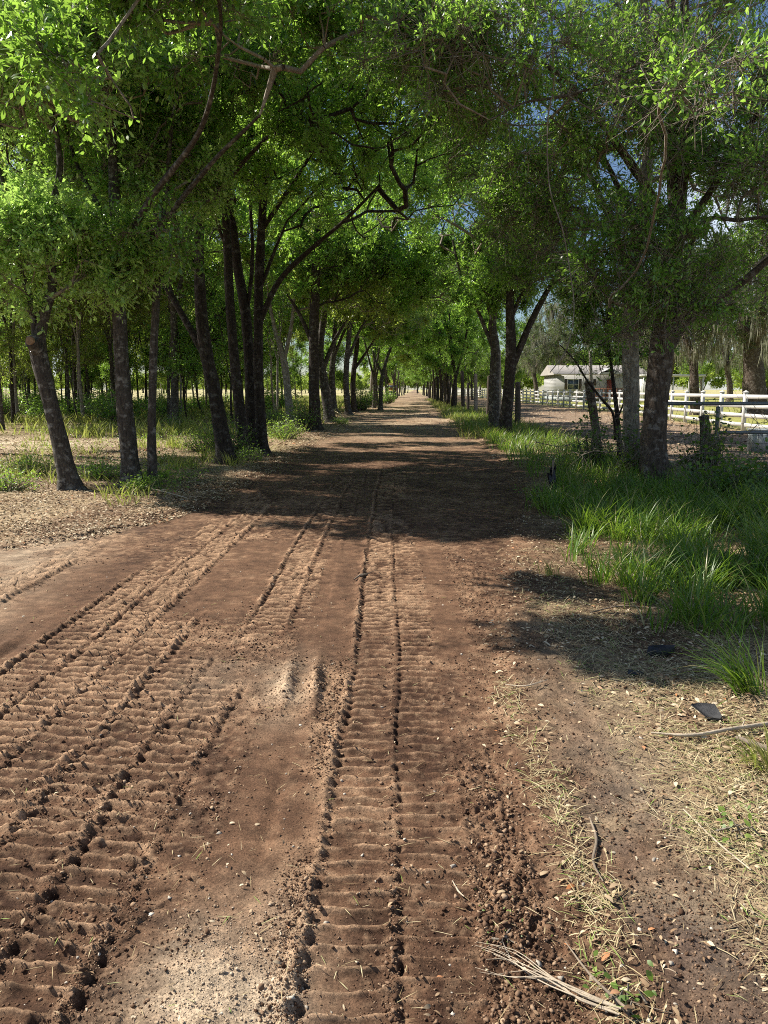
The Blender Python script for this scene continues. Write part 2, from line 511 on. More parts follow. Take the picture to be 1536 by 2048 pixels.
M = {
    'road': ground_mat('road soil', .85), 'ground': ground_mat('ground soil', .8),
    'leaf': leaf_mat('oak leaves', [(0, (.016, .052, .010)), (.4, (.058, .15, .025)), (.78, (.16, .31, .06)), (.96, (.34, .48, .14)), (1, (.40, .30, .08))], (.42, .70, .09), .47, .34),
    'leaf_sunlit': leaf_mat('sunlit oak leaves', [(0, (.13, .23, .05)), (.5, (.25, .42, .12)), (1, (.50, .62, .26))], (.52, .78, .16), .50, .33),  # oak leaves in a brighter colour, painted to look sunlit
    'leaf_far': leaf_mat('distant leaves', [(0, (.05, .10, .02)), (.6, (.12, .20, .04)), (1, (.34, .42, .12))], (.54, .70, .10), .5, .42),
    'leaf_grey': leaf_mat('live oak leaves', [(0, (.03, .05, .02)), (.6, (.06, .09, .035)), (1, (.12, .15, .06))], (.20, .28, .06), .35, .5),
    'leaf_bush': leaf_mat('bush leaves', [(0, (.06, .12, .02)), (.6, (.14, .24, .04)), (1, (.32, .40, .10))], (.34, .55, .06), .45, .5),
    'leaf_vine': leaf_mat('grape leaves', [(0, (.03, .08, .015)), (.6, (.06, .14, .02)), (1, (.16, .24, .04))], (.30, .46, .05), .4, .5),
    'moss': island_mat('spanish moss', [(0, (.16, .16, .12)), (1, (.30, .30, .22))], .9, (.3, .3, .2)),
    'bark': bark_mat('oak bark', (.022, .018, .015), (.105, .09, .074), (.34, .33, .30), .7),
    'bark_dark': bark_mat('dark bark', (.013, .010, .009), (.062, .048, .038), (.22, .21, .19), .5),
    'bark_pale_lit': bark_mat('pale and sunlit bark', (.09, .078, .064), (.32, .285, .235), (.52, .50, .45), .8),  # pale wood, and a lighter bark colour standing in for sun on trunks
    'bark_red': bark_mat('big oak bark', (.028, .020, .016), (.13, .10, .076), (.33, .30, .27), .65),
    'twig': bark_mat('twig bark', (.13, .105, .08), (.34, .29, .235), (.48, .46, .42), .5),
    'grass': island_mat('green grass', [(0, (.04, .10, .012)), (.5, (.09, .19, .022)), (.80, (.15, .25, .03)), (.9, (.36, .30, .13)), (1, (.45, .38, .20))], .4, (.28, .46, .04), .38, .5),
    'grass_yel': island_mat('yellowing grass', [(0, (.09, .12, .02)), (.45, (.22, .23, .05)), (1, (.46, .38, .18))], .6, (.42, .50, .10), .38, .3),
    'straw': island_mat('dry straw', [(0, (.24, .17, .09)), (.5, (.42, .34, .19)), (.85, (.58, .50, .31)), (.93, (.22, .30, .08)), (1, (.18, .27, .05))], .6),
    'litter': island_mat('dead leaves', [(0, (.08, .045, .025)), (.35, (.24, .155, .09)), (.7, (.42, .32, .20)), (.95, (.62, .53, .38)), (1, (.40, .15, .05))], .7),
    'clod': island_mat('soil crumbs', [(0, (.06, .033, .021)), (.5, (.13, .078, .049)), (.85, (.25, .165, .108)), (1, (.40, .29, .19))], .95, spec=.1),
    'sandclod': island_mat('pale crumbs', [(0, (.30, .22, .15)), (1, (.52, .42, .31))], .95, spec=.1),
    'stone': island_mat('pale pebbles', [(0, (.25, .22, .18)), (1, (.55, .50, .42))], .8),
    'deadwood': plain('bleached dead wood', (.42, .35, .26), .8, .3, 12, .5, 40),
    'greywood': plain('weathered grey wood', (.20, .16, .12), .9, .35, 9, .8, 30),
    'post': plain('dark fence post', (.075, .06, .048), .9, .35, 7, .6, 30),
    'wire': plain('rusty wire', (.16, .13, .11), .6, .2, 5, metal=.4),
    'white': plain('white vinyl', (.52, .52, .50), .45, .04, 3),
    'pipe': plain('grey galvanised pipe', (.17, .19, .20), .45, .15, 6, metal=.3),
    'boxgrey': plain('grey painted metal box', (.34, .37, .38), .5, .06, 4),
    'siding': plain('house siding', (.37, .37, .36), .7, .04, 2),
    'roof': plain('roof shingles', (.34, .315, .29), .9, .15, 3),
    'glass': plain('window glass', (.03, .05, .07), .08, .1, 1, spec=.8),
    'reddoor': plain('red painted door', (.22, .05, .035), .5, .1, 3),
    'redwood': plain('red-brown deck wood', (.20, .085, .05), .8, .2, 5),
    'black': plain('black plastic sheet', (.010, .010, .013), .38, .3, 20, .6, 30, spec=.4),
    'shingle': plain('dark grey shingle scrap', (.050, .050, .052), .8, .2, 60, .6, 300),
    'yellow': plain('ochre truck paint', (.40, .20, .035), .4, .1, 2),
    'rubber': plain('tyre rubber', (.02, .02, .02), .8, .1, 5),
    'cutwood': plain('fresh cut wood', (.24, .15, .085), .8, .25, 25),
}

# ------------------------------------------------------------------ ground sheet: road + ground share its border
def axis_y():
    y = [-12.0]
    while y[-1] < 1.25: y.append(y[-1] + max(.012, min(.35, (1.3 - y[-1]) * .06)))
    while y[-1] < 14: y.append(y[-1] * 1.0024)
    while y[-1] < 24: y.append(y[-1] * 1.005)
    while y[-1] < 1500: y.append(y[-1] * 1.011)
    return np.array(y)


def axis_x():
    p = [0.0]
    while p[-1] < 1.0: p.append(p[-1] + .006)
    while p[-1] < 9: p.append(p[-1] * 1.0065)
    while p[-1] < 1400: p.append(p[-1] * 1.035)
    p = np.array(p)
    return np.concatenate([-p[:0:-1], p]) - .35


def soil_colour(x, y, d, inr, cm, sm, pan, rid, cl):
    dark = np.array([.058, .031, .020]); mid = np.array([.148, .084, .051]); light = np.array([.36, .237, .15])
    sand = np.array([.50, .395, .285]); muck = np.array([.125, .098, .082]); tan = np.array([.40, .31, .21])
    n = fbm(x * 2.4, y * 2.4, 40) * .5 + fbm(x * 14, y * 14, 41, 3) * .5
    t = np.clip(.42 + .9 * n + 30 * (pan + rid * .5) + .25 * (cm - .4), 0, 1)
    t = t * (1 - .45 * sm) + .22 * sm + .12 * fbm(x * 3, y * .8, 61, 3)
    t = np.clip(t, 0, 1)
    c = dark + (mid - dark) * np.clip(t * 2, 0, 1)[:, None] + (light - mid) * np.clip(t * 2 - 1, 0, 1)[:, None]
    crumb = ss(.45, .9, fbm(x * 36, y * 36, 42, 2) * .5 + .5 + 6 * pan)
    c = c + (light - c) * (crumb * .45 * (1 - .7 * sm))[:, None]
    # dry sandy places
    s = 1.5 * gauss(x + .46, .17 + .07 * (2.3 - np.clip(y, 1, 2.3))) * gauss(y - 1.72, .36)
    s = s + .55 * gauss(x + .55, .12) * gauss(y - 3.95, .4)
    s = s + .60 * ss(-2.4, -3.6, x + .1 * (y - 6)) * ss(4, 5.5, y) * (1 - ss(8, 10, y))
    s = s + .25 * gauss(x + .9, .35) * gauss(y - 4.1, .4)
    s = np.clip(s * (.75 + .8 * fbm(x * 6, y * 6, 43)), 0, 1)
    c = c + (sand - c) * s[:, None]
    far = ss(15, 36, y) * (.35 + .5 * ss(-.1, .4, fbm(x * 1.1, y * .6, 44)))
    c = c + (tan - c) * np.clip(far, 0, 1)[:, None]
    c = c * (1 - .18 * np.clip(-rid * 40, 0, 1))[:, None]
    # ground beside the road
    gmud = np.array([.19, .125, .08]); lit = np.array([.36, .275, .175]); olive = np.array([.13, .13, .045]); pale = np.array([.62, .52, .38])
    g = gmud + (lit - gmud) * ss(-.3, .4, fbm(x * 1.5, y * 1.5, 45))[:, None]
    # damp grey strip running beside the straw
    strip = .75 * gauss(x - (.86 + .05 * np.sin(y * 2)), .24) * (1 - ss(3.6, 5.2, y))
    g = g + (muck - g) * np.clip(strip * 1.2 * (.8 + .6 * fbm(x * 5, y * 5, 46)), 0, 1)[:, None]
    gr = ss(9, 14, y) * (x < 0) * ss(-.2, .35, fbm(x * .35, y * .35, 47)) * .4
    g = g + (olive - g) * np.clip(gr, 0, 1)[:, None]
    clearing = np.exp(-(((x + 12.3) / 5.6) ** 2 + ((y - 22.5) / 3.0) ** 2) ** 2)
    clearing = np.clip(clearing + .5 * np.exp(-(((x + 6) / 3) ** 2 + ((y - 15) / 2.5) ** 2)), 0, 1) * (.7 + .4 * fbm(x * 1.2, y * 1.2, 48))
    g = g + (pale - g) * np.clip(clearing, 0, 1)[:, None]
    lane = ss(5.2, 6.4, x) * (1 - ss(12.2, 13.4, x)) * ss(12, 18, y)
    lanec = np.array([.23, .17, .125])
    g = g + (lanec - g) * (lane * .8)[:, None]
    lawn = np.array([.30, .33, .085]); fx = np.interp(y, [10, 30, 50, 90, 250], [12.8, 13.2, 15, 15.2, 15.6])
    lw = ss(fx - .3, fx + .5, x) * (.75 + .3 * fbm(x * .3, y * .3, 49))
    g = g + (lawn - g) * np.clip(lw, 0, 1)[:, None]
    field = ss(60, 85, y) * ss(-4, -12, x)
    g = g + (np.array([.36, .32, .16]) - g) * field[:, None]
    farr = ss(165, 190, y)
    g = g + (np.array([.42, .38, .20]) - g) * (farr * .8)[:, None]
    verge_shade = gauss(x - 1.6, 1.1) * ss(3, 5, y) * (1 - ss(30, 45, y))  # right verge: shade painted in by darkening the ground colour
    g = g * (1 - .38 * verge_shade[:, None])
    mixc = ss(-.55, .12, d + .25 * fbm(x * 5, y * 5, 63, 3))
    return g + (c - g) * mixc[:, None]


ys = axis_y(); xs = axis_x()
X, Y = np.meshgrid(xs, ys)
xf = X.ravel(); yf = Y.ravel()
hh, dd, ii, cmm, smm, pp, rr_, cll = height(xf, yf, True)
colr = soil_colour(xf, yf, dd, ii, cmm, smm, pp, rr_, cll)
verts = np.stack([xf, yf, hh], 1)
nx = len(xs)
iy, ix = np.meshgrid(np.arange(len(ys) - 1), np.arange(nx - 1), indexing='ij')
b0 = (iy * nx + ix).ravel()
quads = np.stack([b0, b0 + 1, b0 + nx + 1, b0 + nx], 1)
qd = dd[quads].mean(1)
onroad = (qd > 0) & (yf[b0] < 175)


def sub(name, q, mat):
    used = np.unique(q)
    remap = np.zeros(len(verts), np.int64); remap[used] = np.arange(len(used))
    return mesh_np(name, verts[used], remap[q], mat, None, True, colr[used])


tag(sub('dirt_road', quads[onroad], M['road']), 'red-brown dirt road pressed with tractor lug tracks', 'road', kind='structure')
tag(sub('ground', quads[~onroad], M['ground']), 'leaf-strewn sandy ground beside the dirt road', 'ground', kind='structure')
del X, Y, xf, yf, hh, dd, ii, cmm, smm, pp, rr_, cll, quads, qd


def hz(x, y):
    return float(height(np.array([x]), np.array([y]))[0])


# ------------------------------------------------------------------ crumbs, pebbles, straw, dead leaves, grass (uncountable: stuff)
def unit(v):
    return v / np.maximum(np.linalg.norm(v, axis=-1, keepdims=True), 1e-9)


_ico = None


def crumbs(name, P, size, mat, rng, label, squash=.75):
    t = (1 + 5 ** .5) / 2
    V = np.array([[-1, t, 0], [1, t, 0], [-1, -t, 0], [1, -t, 0], [0, -1, t], [0, 1, t], [0, -1, -t], [0, 1, -t], [t, 0, -1], [t, 0, 1], [-t, 0, -1], [-t, 0, 1]]) / 1.9
    Fc = np.array([[0, 11, 5], [0, 5, 1], [0, 1, 7], [0, 7, 10], [0, 10, 11], [1, 5, 9], [5, 11, 4], [11, 10, 2], [10, 7, 6], [7, 1, 8], [3, 9, 4], [3, 4, 2], [3, 2, 6], [3, 6, 8], [3, 8, 9], [4, 9, 5], [2, 4, 11], [6, 2, 10], [8, 6, 7], [9, 8, 1]])
    n = len(P)
    W = V[None] * (1 + .30 * rng.standard_normal((n, 12, 1)).clip(-1.5, 1.5)) + .24 * rng.standard_normal((n, 12, 3))
    W = W * (rng.uniform(.65, 1.3, (n, 1, 3)) * np.array([1, 1, squash]))
    a = rng.uniform(0, 6.28, n); c, s = np.cos(a)[:, None], np.sin(a)[:, None]
    W = np.stack([W[..., 0] * c - W[..., 1] * s, W[..., 0] * s + W[..., 1] * c, W[..., 2]], -1)
    W = W * size[:, None, None] * .5 + P[:, None, :]
    f = (Fc[None] + 12 * np.arange(n)[:, None, None]).reshape(-1, 3)
    return tag(mesh_np(name, W.reshape(-1, 3), f, mat), label, 'soil crumbs', kind='stuff')


def scatter(rng, n, x0, x1, y0, y1, dens, bias=1.6):
    """points with probability dens(x,y); nearer rows sampled more densely"""
    out = []
    got = 0
    for _ in range(60):
        m = n * 3
        u = rng.random(m)
        if bias:
            k = 1 - bias
            y = (y0 ** k + u * (y1 ** k - y0 ** k)) ** (1 / k) if abs(k) > 1e-6 else y0 * (y1 / y0) ** u
        else:
            y = y0 + u * (y1 - y0)
        x = rng.uniform(x0, x1, m)
        w = 0.62 * y + .6
        ok = (np.abs(x) < w) & (rng.random(m) < dens(x, y))
        out.append(np.stack([x[ok], y[ok]], 1)); got += ok.sum()
        if got >= n: break
    p = np.vstack(out)[:n]
    return np.column_stack([p, height(p[:, 0], p[:, 1])])


rng = np.random.default_rng(11)
P = scatter(rng, 100000, -3.6, 2.2, 1.25, 8.5, lambda x, y: np.where(road_dist(x, y) > -.12, np.clip(clod_mask(x, y) * .5, 0, 1), .10 + .12 * ss(0, .3, fbm(x * 4, y * 4, 29))), 2.0)
sz_ = .0035 * (1 - rng.random(len(P)) * .985) ** -.42 * (1 + .10 * P[:, 1])
sz_ = np.clip(sz_ * .66, .0025, .016)
P[:, 2] += sz_ * .22
pal = 1.3 * gauss(P[:, 0] + .46, .2) * gauss(P[:, 1] - 1.75, .40) + .8 * gauss(P[:, 0] + .55, .12) * gauss(P[:, 1] - 3.95, .4) + (P[:, 0] < -2.6) * .5
isp = rng.random(len(P)) < pal
crumbs('soil_crumbs', P[~isp], sz_[~isp], M['clod'], rng, 'loose brown soil crumbs along the track ridges')
crumbs('pale_soil_crumbs', P[isp], sz_[isp] * .62, M['sandclod'], rng, 'pale sandy crumbs on the dry patches of the road')
P = scatter(rng, 500, -3.6, 1.3, 1.25, 9, lambda x, y: .5 + 0 * x, 2.0)
sz_ = rng.uniform(.005, .016, len(P)) * (rng.random(len(P)) ** 1.5 + .5)
crumbs('pebbles', P, sz_, M['stone'], rng, 'small pale pebbles dotted over the dirt road', .6)
# big clods on the heap at lower right and along the ridges
P = scatter(rng, 500, -.1, .9, 1.25, 3.5, lambda x, y: np.clip(clod_mask(x, y) - .45, 0, 1), 1.6)
crumbs('large_soil_clods', P + np.array([0, 0, .004]), rng.uniform(.010, .020, len(P)), M['clod'], rng, 'fist-sized and smaller clods heaped beside the tracks')


def leaves_np(B, D, Nn, L, W, six=True, curl=.12):
    """leaf blades: base B, direction D, normal Nn, length L, width W -> verts, faces"""
    D = unit(D); S = unit(np.cross(D, Nn)); Nn = np.cross(S, D)
    L = L[:, None]; W = W[:, None]
    n = len(B)
    if six:
        c = curl * L
        pts = [B, B + D * L * .38 + S * W * .42 + Nn * c * .2, B + D * L * .38 - S * W * .42 + Nn * c * .2,
               B + D * L * .72 + S * W * .44 - Nn * c * .15, B + D * L * .72 - S * W * .44 - Nn * c * .15, B + D * L - Nn * c]
        V = np.stack(pts, 1).reshape(-1, 3)
        o = 6 * np.arange(n)[:, None]
        return V, [o + np.array([[0, 2, 1]]), o + np.array([[5, 3, 4]]), o + np.array([[1, 2, 4, 3]])]
    pts = [B, B + D * L * .55 + S * W * .5 + Nn * curl * L * .4, B + D * L, B + D * L * .55 - S * W * .5 + Nn * curl * L * .4]
    V = np.stack(pts, 1).reshape(-1, 3)
    o = 4 * np.arange(n)[:, None]
    return V, [o + np.array([[0, 1, 2]]), o + np.array([[0, 2, 3]])]


def litter(name, P, rng, mat, L0, label, cat='dead leaves', flat=.35):
    n = len(P)
    a = rng.uniform(0, 6.28, n)
    D = np.stack([np.cos(a), np.sin(a), rng.normal(.12, flat * .6, n)], 1)
    Nn = np.stack([rng.normal(0, flat, n), rng.normal(0, flat, n), np.ones(n)], 1)
    L = L0 * rng.uniform(.25, 1.0, n) ** .8 * 1.25
    Q = P.copy(); Q[:, 2] += rng.uniform(.002, .016, n)
    V, f = leaves_np(Q, D, Nn, L, L * rng.uniform(.28, .48, n), True, .22)
    return tag(mesh_np(name, V, f, mat), label, cat, kind='stuff')


def blades(name, P, H, W, lean, az, mat, label, cat, seg=3, droop=1.0, rng=None, kind='stuff', parent=None):
    """grass blades as curved tapering strips; lean = start angle from vertical, droop = extra bend along the blade"""
    n = len(P)
    t = np.linspace(0, 1, seg + 1)
    ang = lean[:, None] + droop * t[None] ** 1.4 * rng.uniform(.5, 1.3, (n, 1))
    dl = (H / seg)[:, None]
    hx = np.concatenate([np.zeros((n, 1)), np.cumsum(np.sin(ang[:, 1:]) * dl, 1)], 1)
    hzz = np.concatenate([np.zeros((n, 1)), np.cumsum(np.cos(ang[:, 1:]) * dl, 1)], 1)
    cx, cy = np.cos(az)[:, None], np.sin(az)[:, None]
    C = np.stack([P[:, 0:1] + hx * cx, P[:, 1:2] + hx * cy, P[:, 2:3] + hzz], -1)
    tw = rng.uniform(-.7, .7, n)
    S = np.stack([np.cos(az + math.pi / 2 + tw), np.sin(az + math.pi / 2 + tw), 0 * az], 1)
    w = W[:, None] * np.array([.6, 1.0, .75, .45, .25][:seg])[None] if seg <= 5 else None
    L = C[:, :-1] + S[:, None] * w[..., None] / 2; R = C[:, :-1] - S[:, None] * w[..., None] / 2
    V = np.concatenate([np.stack([L, R], 2).reshape(n, -1, 3), C[:, -1:]], 1)
    k = 2 * seg + 1
    o = k * np.arange(n)[:, None]
    quads = np.vstack([o + np.array([[2 * i, 2 * i + 1, 2 * i + 3, 2 * i + 2]]) for i in range(seg - 1)])
    tris = o + np.array([[2 * seg - 2, 2 * seg - 1, 2 * seg]])
    ob = mesh_np(name, V.reshape(-1, 3), [quads, tris], mat, parent)
    return tag(ob, label, cat, kind=kind) if label else ob


def out_road(x, y, m=0.0):
    return road_dist(x, y) < m


# straw lying flat along the right verge (near)
def straw_d(x, y):
    s1 = gauss(x - (.63 + .03 * y * 0 + .02 * np.sin(3 * y)), .06) * (y < 4)
    s2 = ss(.92, 1.12, x)
    strip = 1 - .85 * gauss(x - .85, .16) * (1 - ss(3.2, 4.4, y))
    return np.clip((s1 * .8 + s2 * .8) * (.35 + .8 * ss(-.3, .3, fbm(x * 3, y * 3, 51))) * strip, 0, 1) * out_road(x, y, .12) * (1 - .6 * ss(4.2, 6.5, y))


rng = np.random.default_rng(12)
P = scatter(rng, 26000, .45, 4.2, 1.3, 7.5, straw_d, 1.5)
n = len(P)
P[:, 2] += rng.uniform(0, .012, n)
blades('dry_straw', P, rng.uniform(.02, .10, n) * (1 + .06 * P[:, 1]), rng.uniform(.0014, .0032, n) * (1 + .1 * P[:, 1]), rng.uniform(1.1, 1.55, n), rng.uniform(0, 6.28, n), M['straw'],
       'dry yellow straw lying flat on the verge', 'straw', 3, .5, rng)
P = scatter(rng, 900, -3.0, .9, 1.3, 6, lambda x, y: .3 + 0 * x, 1.6)
n = len(P)
blades('stray_straw', P + np.array([0, 0, .006]), rng.uniform(.02, .07, n), rng.uniform(.0015, .003, n), rng.uniform(1.3, 1.6, n), rng.uniform(0, 6.28, n), M['straw'],
       'stray bits of straw on the bare road soil', 'straw', 2, .1, rng)
# dead leaves
P = scatter(rng, 20000, .5, 8, 1.3, 14, lambda x, y: np.clip(.12 + .5 * ss(3, 4.5, y) + .3 * ss(1.1, 1.5, x), 0, 1) * (.4 + .6 * ss(-.2, .3, fbm(x * 2.5, y * 2.5, 52))) * out_road(x, y, .1), 1.5)
P = P[(gauss(P[:, 0] - .86, .22) * (P[:, 1] < 4.5) < rng.random(len(P)))]
litter('dead_leaves', P, rng, M['litter'], .034, 'brown dead leaves strewn over the grassy verge')
P = scatter(rng, 85000, -14, -2, 6.0, 30, lambda x, y: out_road(x, y, .25) * (.35 + .65 * ss(-.35, .25, fbm(x * 1.6, y * 1.6, 53))), 1.3)
litter('leaf_litter', P, rng, M['litter'], .048, 'pale oak leaf litter under the row of trees')
P = scatter(rng, 22000, -16, 14, 16, 70, lambda x, y: np.where(out_road(x, y, .1), .8, .25 * ss(25, 40, y)), .9)
litter('fallen_leaves', P, rng, M['litter'], .13, 'fallen leaves along the far stretch of road and lane')
P = scatter(rng, 1100, -3, 1.2, 1.4, 9, lambda x, y: .12 + .5 * ss(.2, .6, x), 1.4)
litter('scattered_leaves', P, rng, M['litter'], .022, 'single dead leaves scattered on the road soil')


# green grass, right verge
def grass_d(x, y):
    a = ss(1.55, 2.2, x - .10 * np.maximum(0, y - 8.5)) * ss(4.3, 5.4, y) * (1 - ss(10, 12.5, y)) * (1 - ss(4.7, 5.5, x))
    return np.clip(a * (.06 + 1.1 * ss(-.18, .3, fbm(x * 2.0, y * 2.0, 54))) * (.55 + .45 * ss(2.2, 3.4, x)), 0, 1)


rng = np.random.default_rng(13)


def tufted(P, rng, per, spread):
    k = rng.integers(max(2, per // 2), per * 2, len(P))
    idx = np.repeat(np.arange(len(P)), k)
    off = rng.normal(0, spread, (len(idx), 2))
    Q = P[idx].copy(); Q[:, :2] += off
    Q[:, 2] = height(Q[:, 0], Q[:, 1])
    az = np.arctan2(off[:, 1], off[:, 0]) + rng.normal(0, .6, len(idx))
    return Q, az, idx


P = scatter(rng, 1150, 1.4, 6, 4.4, 12.5, grass_d, .6)
Q, az, idx = tufted(P, rng, 15, .05)
n = len(Q)
hs = (np.random.default_rng(1).uniform(.16, .50, len(P)) * (.8 + .12 * P[:, 0]))[idx] * rng.uniform(.6, 1.2, n)
blades('tall_grass', Q, hs, rng.uniform(.006, .014, n), rng.uniform(.02, .45, n), az, M['grass'], 'tall green grass on the shaded verge', 'grass', 4, 1.1, rng)
P = scatter(rng, 520, 1.6, 7, 9.5, 60, lambda x, y: (ss(2.4, 3.0, x - xc(y)) * (1 - ss(4.6, 5.6, x - xc(y)))) * (.4 + .6 * ss(-.2, .3, fbm(x, y, 55))), .8)
Q, az, idx = tufted(P, rng, 16, .10)
n = len(Q)
blades('verge_grass', Q, rng.uniform(.20, .55, n), rng.uniform(.008, .018, n), rng.uniform(.02, .4, n), az, M['grass'], 'long grass between the road and the wire fence', 'grass', 3, 1.0, rng)
P = scatter(rng, 620, 1.6, 9, 24, 120, lambda x, y: (ss(2.2, 2.7, x - xc(y)) * (1 - ss(5, 6, x - xc(y)))) * .8, .7)
Q, az, idx = tufted(P, rng, 14, .16)
n = len(Q)
blades('yellow_grass', Q, rng.uniform(.2, .55, n), rng.uniform(.010, .028, n), rng.uniform(.02, .5, n), az, M['grass_yel'], 'yellow sunlit grass along the foot of the wire fence', 'grass', 3, .9, rng)
# sparse low plants, left
P = scatter(rng, 520, -20, -3.2, 9.5, 60, lambda x, y: out_road(x, y, -.5) * ss(-.15, .3, fbm(x * .45, y * .45, 56)) * (1 - .9 * np.exp(-(((x + 12.3) / 5.6) ** 2 + ((y - 22.5) / 3.0) ** 2) ** 2)), .8)
Q, az, idx = tufted(P, rng, 13, .12)
n = len(Q)
blades('weedy_grass', Q, rng.uniform(.12, .38, n) * (1 + .01 * Q[:, 1]), rng.uniform(.008, .018, n) * (1 + .02 * Q[:, 1]), rng.uniform(.05, .6, n), az, M['grass_yel'],
       'thin yellow-green weeds under the left row of trees', 'weeds', 3, .8, rng)
P = scatter(rng, 1000, -14, -3.2, 8.5, 34, lambda x, y: out_road(x, y, -.6) * ss(-.05, .35, fbm(x * .6 + 4, y * .6, 57)) * (1 - np.exp(-(((x + 12.3) / 5.6) ** 2 + ((y - 22.5) / 3.0) ** 2) ** 2)), .8)
k = 9
idx = np.repeat(np.arange(len(P)), k)
Q = P[idx] + np.column_stack([rng.normal(0, .07, (len(idx), 2)), rng.uniform(.02, .24, len(idx))])
D = rng.normal(0, 1, (len(Q), 3)); D[:, 2] *= .5
Nn = rng.normal(0, .5, (len(Q), 3)); Nn[:, 2] += 1
L = rng.uniform(.03, .065, len(Q))
V, f = leaves_np(Q, D, Nn, L, L * .5, False)
tag(mesh_np('low_weeds', V, f, M['leaf_bush']), 'low leafy weeds on the open ground between the trunks', 'weeds', kind='stuff')
P = scatter(rng, 3000, -30, 40, 25, 150, lambda x, y: np.where(x < -4, .8, np.where(x > 15.5, .15, .0)) * ss(-.3, .2, fbm(x * .2, y * .2, 58)), .6)
Q, az, idx = tufted(P, rng, 9, .3)
n = len(Q)
blades('field_grass', Q, rng.uniform(.25, .7, n), rng.uniform(.02, .06, n), rng.uniform(.05, .5, n), az, M['grass_yel'], 'rough grass on the far ground and lawn', 'grass', 2, .6, rng)

# ------------------------------------------------------------------ trees
def ell_points(rng, e, n):
    """points in an ellipsoid, denser toward its skin, dropped where a clumpy noise is low"""
    cx, cy, cz, rx, ry, rz = e[:6]
    out = []
    tries = 0
    while len(out) < n:
        tries += 1
        v = rng.normal(0, 1, 3); v /= np.linalg.norm(v)
        r = rng.random() ** .45
        p = np.array([cx, cy, cz]) + v * r * np.array([rx, ry, rz])
        if p[2] < .25 and tries < 8 * n: continue
        if min(rx, ry) > .8 and tries < 8 * n and vnoise(p[0] * .9 + p[2] * .7, p[1] * .9 - p[2] * .6, 60) < .30: continue
        out.append(p)
    return out


def grow(limbs, ells, rng, step=.28, zmin=1.5, tipr=.0042):
    Pn = []; par = []; fixed = []
    for (pts, rad, _n) in limbs:
        L = np.concatenate([[0], np.cumsum(np.linalg.norm(np.diff(pts, axis=0), axis=1))])
        m = max(2, int(L[-1] / .22))
        for s in np.linspace(0, L[-1], m):
            Pn.append([np.interp(s, L, pts[:, k]) for k in range(3)]); par.append(-1)
            fixed.append(np.interp(s, L, rad))
    P = np.zeros((len(Pn) + 20000, 3)); P[:len(Pn)] = Pn
    n = len(Pn); nl = n
    A = []
    for e in ells:
        A += ell_points(rng, e, e[6])
    A = np.array(A)
    Dn = np.zeros_like(P); Dn[:nl] = unit(np.gradient(P[:nl], axis=0))
    okz = P[:nl, 2] > zmin
    if not okz.any(): okz = P[:nl, 2] >= P[:nl, 2].max() - .3
    base = P[:nl][okz]
    d0 = np.array([np.min(np.linalg.norm(base - a, axis=1)) for a in A])
    active = np.zeros(len(P), bool); active[:nl] = okz
    chains = []
    par = par + [-1] * 20000
    for a in A[np.argsort(d0)]:
        q = P[:n]
        d = np.linalg.norm(q - a, axis=1)
        cost = d + .9 * np.maximum(0, q[:, 2] - (a[2] - .35 * d)) + 1e3 * (~active[:n])
        i = int(np.argmin(cost))
        dist = d[i]
        if dist < .05: continue
        m = max(1, int(dist / step))
        s = P[i]
        go = (a - s) / dist
        dd0 = Dn[i]
        if i < nl: dd0 = unit(dd0 * .4 + go)                      # leave a limb at a fork angle, keep on straight after
        mid = s + unit(dd0 * .5 + go) * dist * .5 + np.array([0, 0, -.04 * dist]) + rng.normal(0, min(.05 * dist, .08), 3)
        idx = [i]
        for k in range(1, m + 1):
            t = k / m
            P[n] = s * (1 - t) ** 2 + mid * 2 * t * (1 - t) + a * t ** 2 + (rng.normal(0, .02, 3) if k < m else 0)
            par[n] = idx[-1]; active[n] = True
            Dn[n] = unit(P[n] - P[idx[-1]])
            idx.append(n); n += 1
            if n >= len(P) - 2: break
        chains.append(idx)
        if n >= len(P) - 60: break
    P = P[:n]
    cnt = np.zeros(n)
    for c in chains: cnt[c[-1]] += 1
    for k in range(n - 1, nl - 1, -1):
        if par[k] >= 0: cnt[par[k]] += cnt[k]
    rad = np.maximum(.0045, tipr * np.sqrt(cnt))
    for k in range(nl): rad[k] = min(fixed[k] * .75, rad[k]) if cnt[k] else .01
    return P, par, cnt, rad, chains, nl


def foliage_from(P, par, cnt, nl, rng, n_tw, per, L0, tw_len=(.22, .55), up=.2, aspect=.36, thin=3):
    cand = np.nonzero((cnt > 0) & (cnt <= thin) & (np.arange(len(P)) >= nl))[0]
    wt = rng.random(len(cand)) ** 2.2 + .02                      # some shoots leafy, some nearly bare
    o = rng.choice(cand, n_tw, p=wt / wt.sum())
    B = P[o] + rng.normal(0, .03, (n_tw, 3))
    pd = unit(P[o] - P[np.array(par)[o]])
    D = unit(pd * .5 + rng.normal(0, .62, (n_tw, 3)) + np.array([0, 0, up]))
    L = rng.uniform(*tw_len, n_tw)
    Etw = B + D * L[:, None] + np.array([0, 0, -.06]) * L[:, None]
    # leaves
    k = per
    idx = np.repeat(np.arange(n_tw), k)
    t = np.tile(np.linspace(.35, 1.0, k), n_tw) + rng.normal(0, .04, len(idx))
    t = np.clip(t, .2, 1.02)
    LB = B[idx] + (Etw - B)[idx] * t[:, None]
    LD = D[idx] * .55 + rng.normal(0, .62, (len(idx), 3))
    LN = rng.normal(0, .55, (len(idx), 3)); LN[:, 2] += .85
    LL = L0 * rng.uniform(.4, 1.25, len(idx))
    return B, Etw, LB, LD, LN, LL, LL * aspect * rng.uniform(.8, 1.2, len(idx))


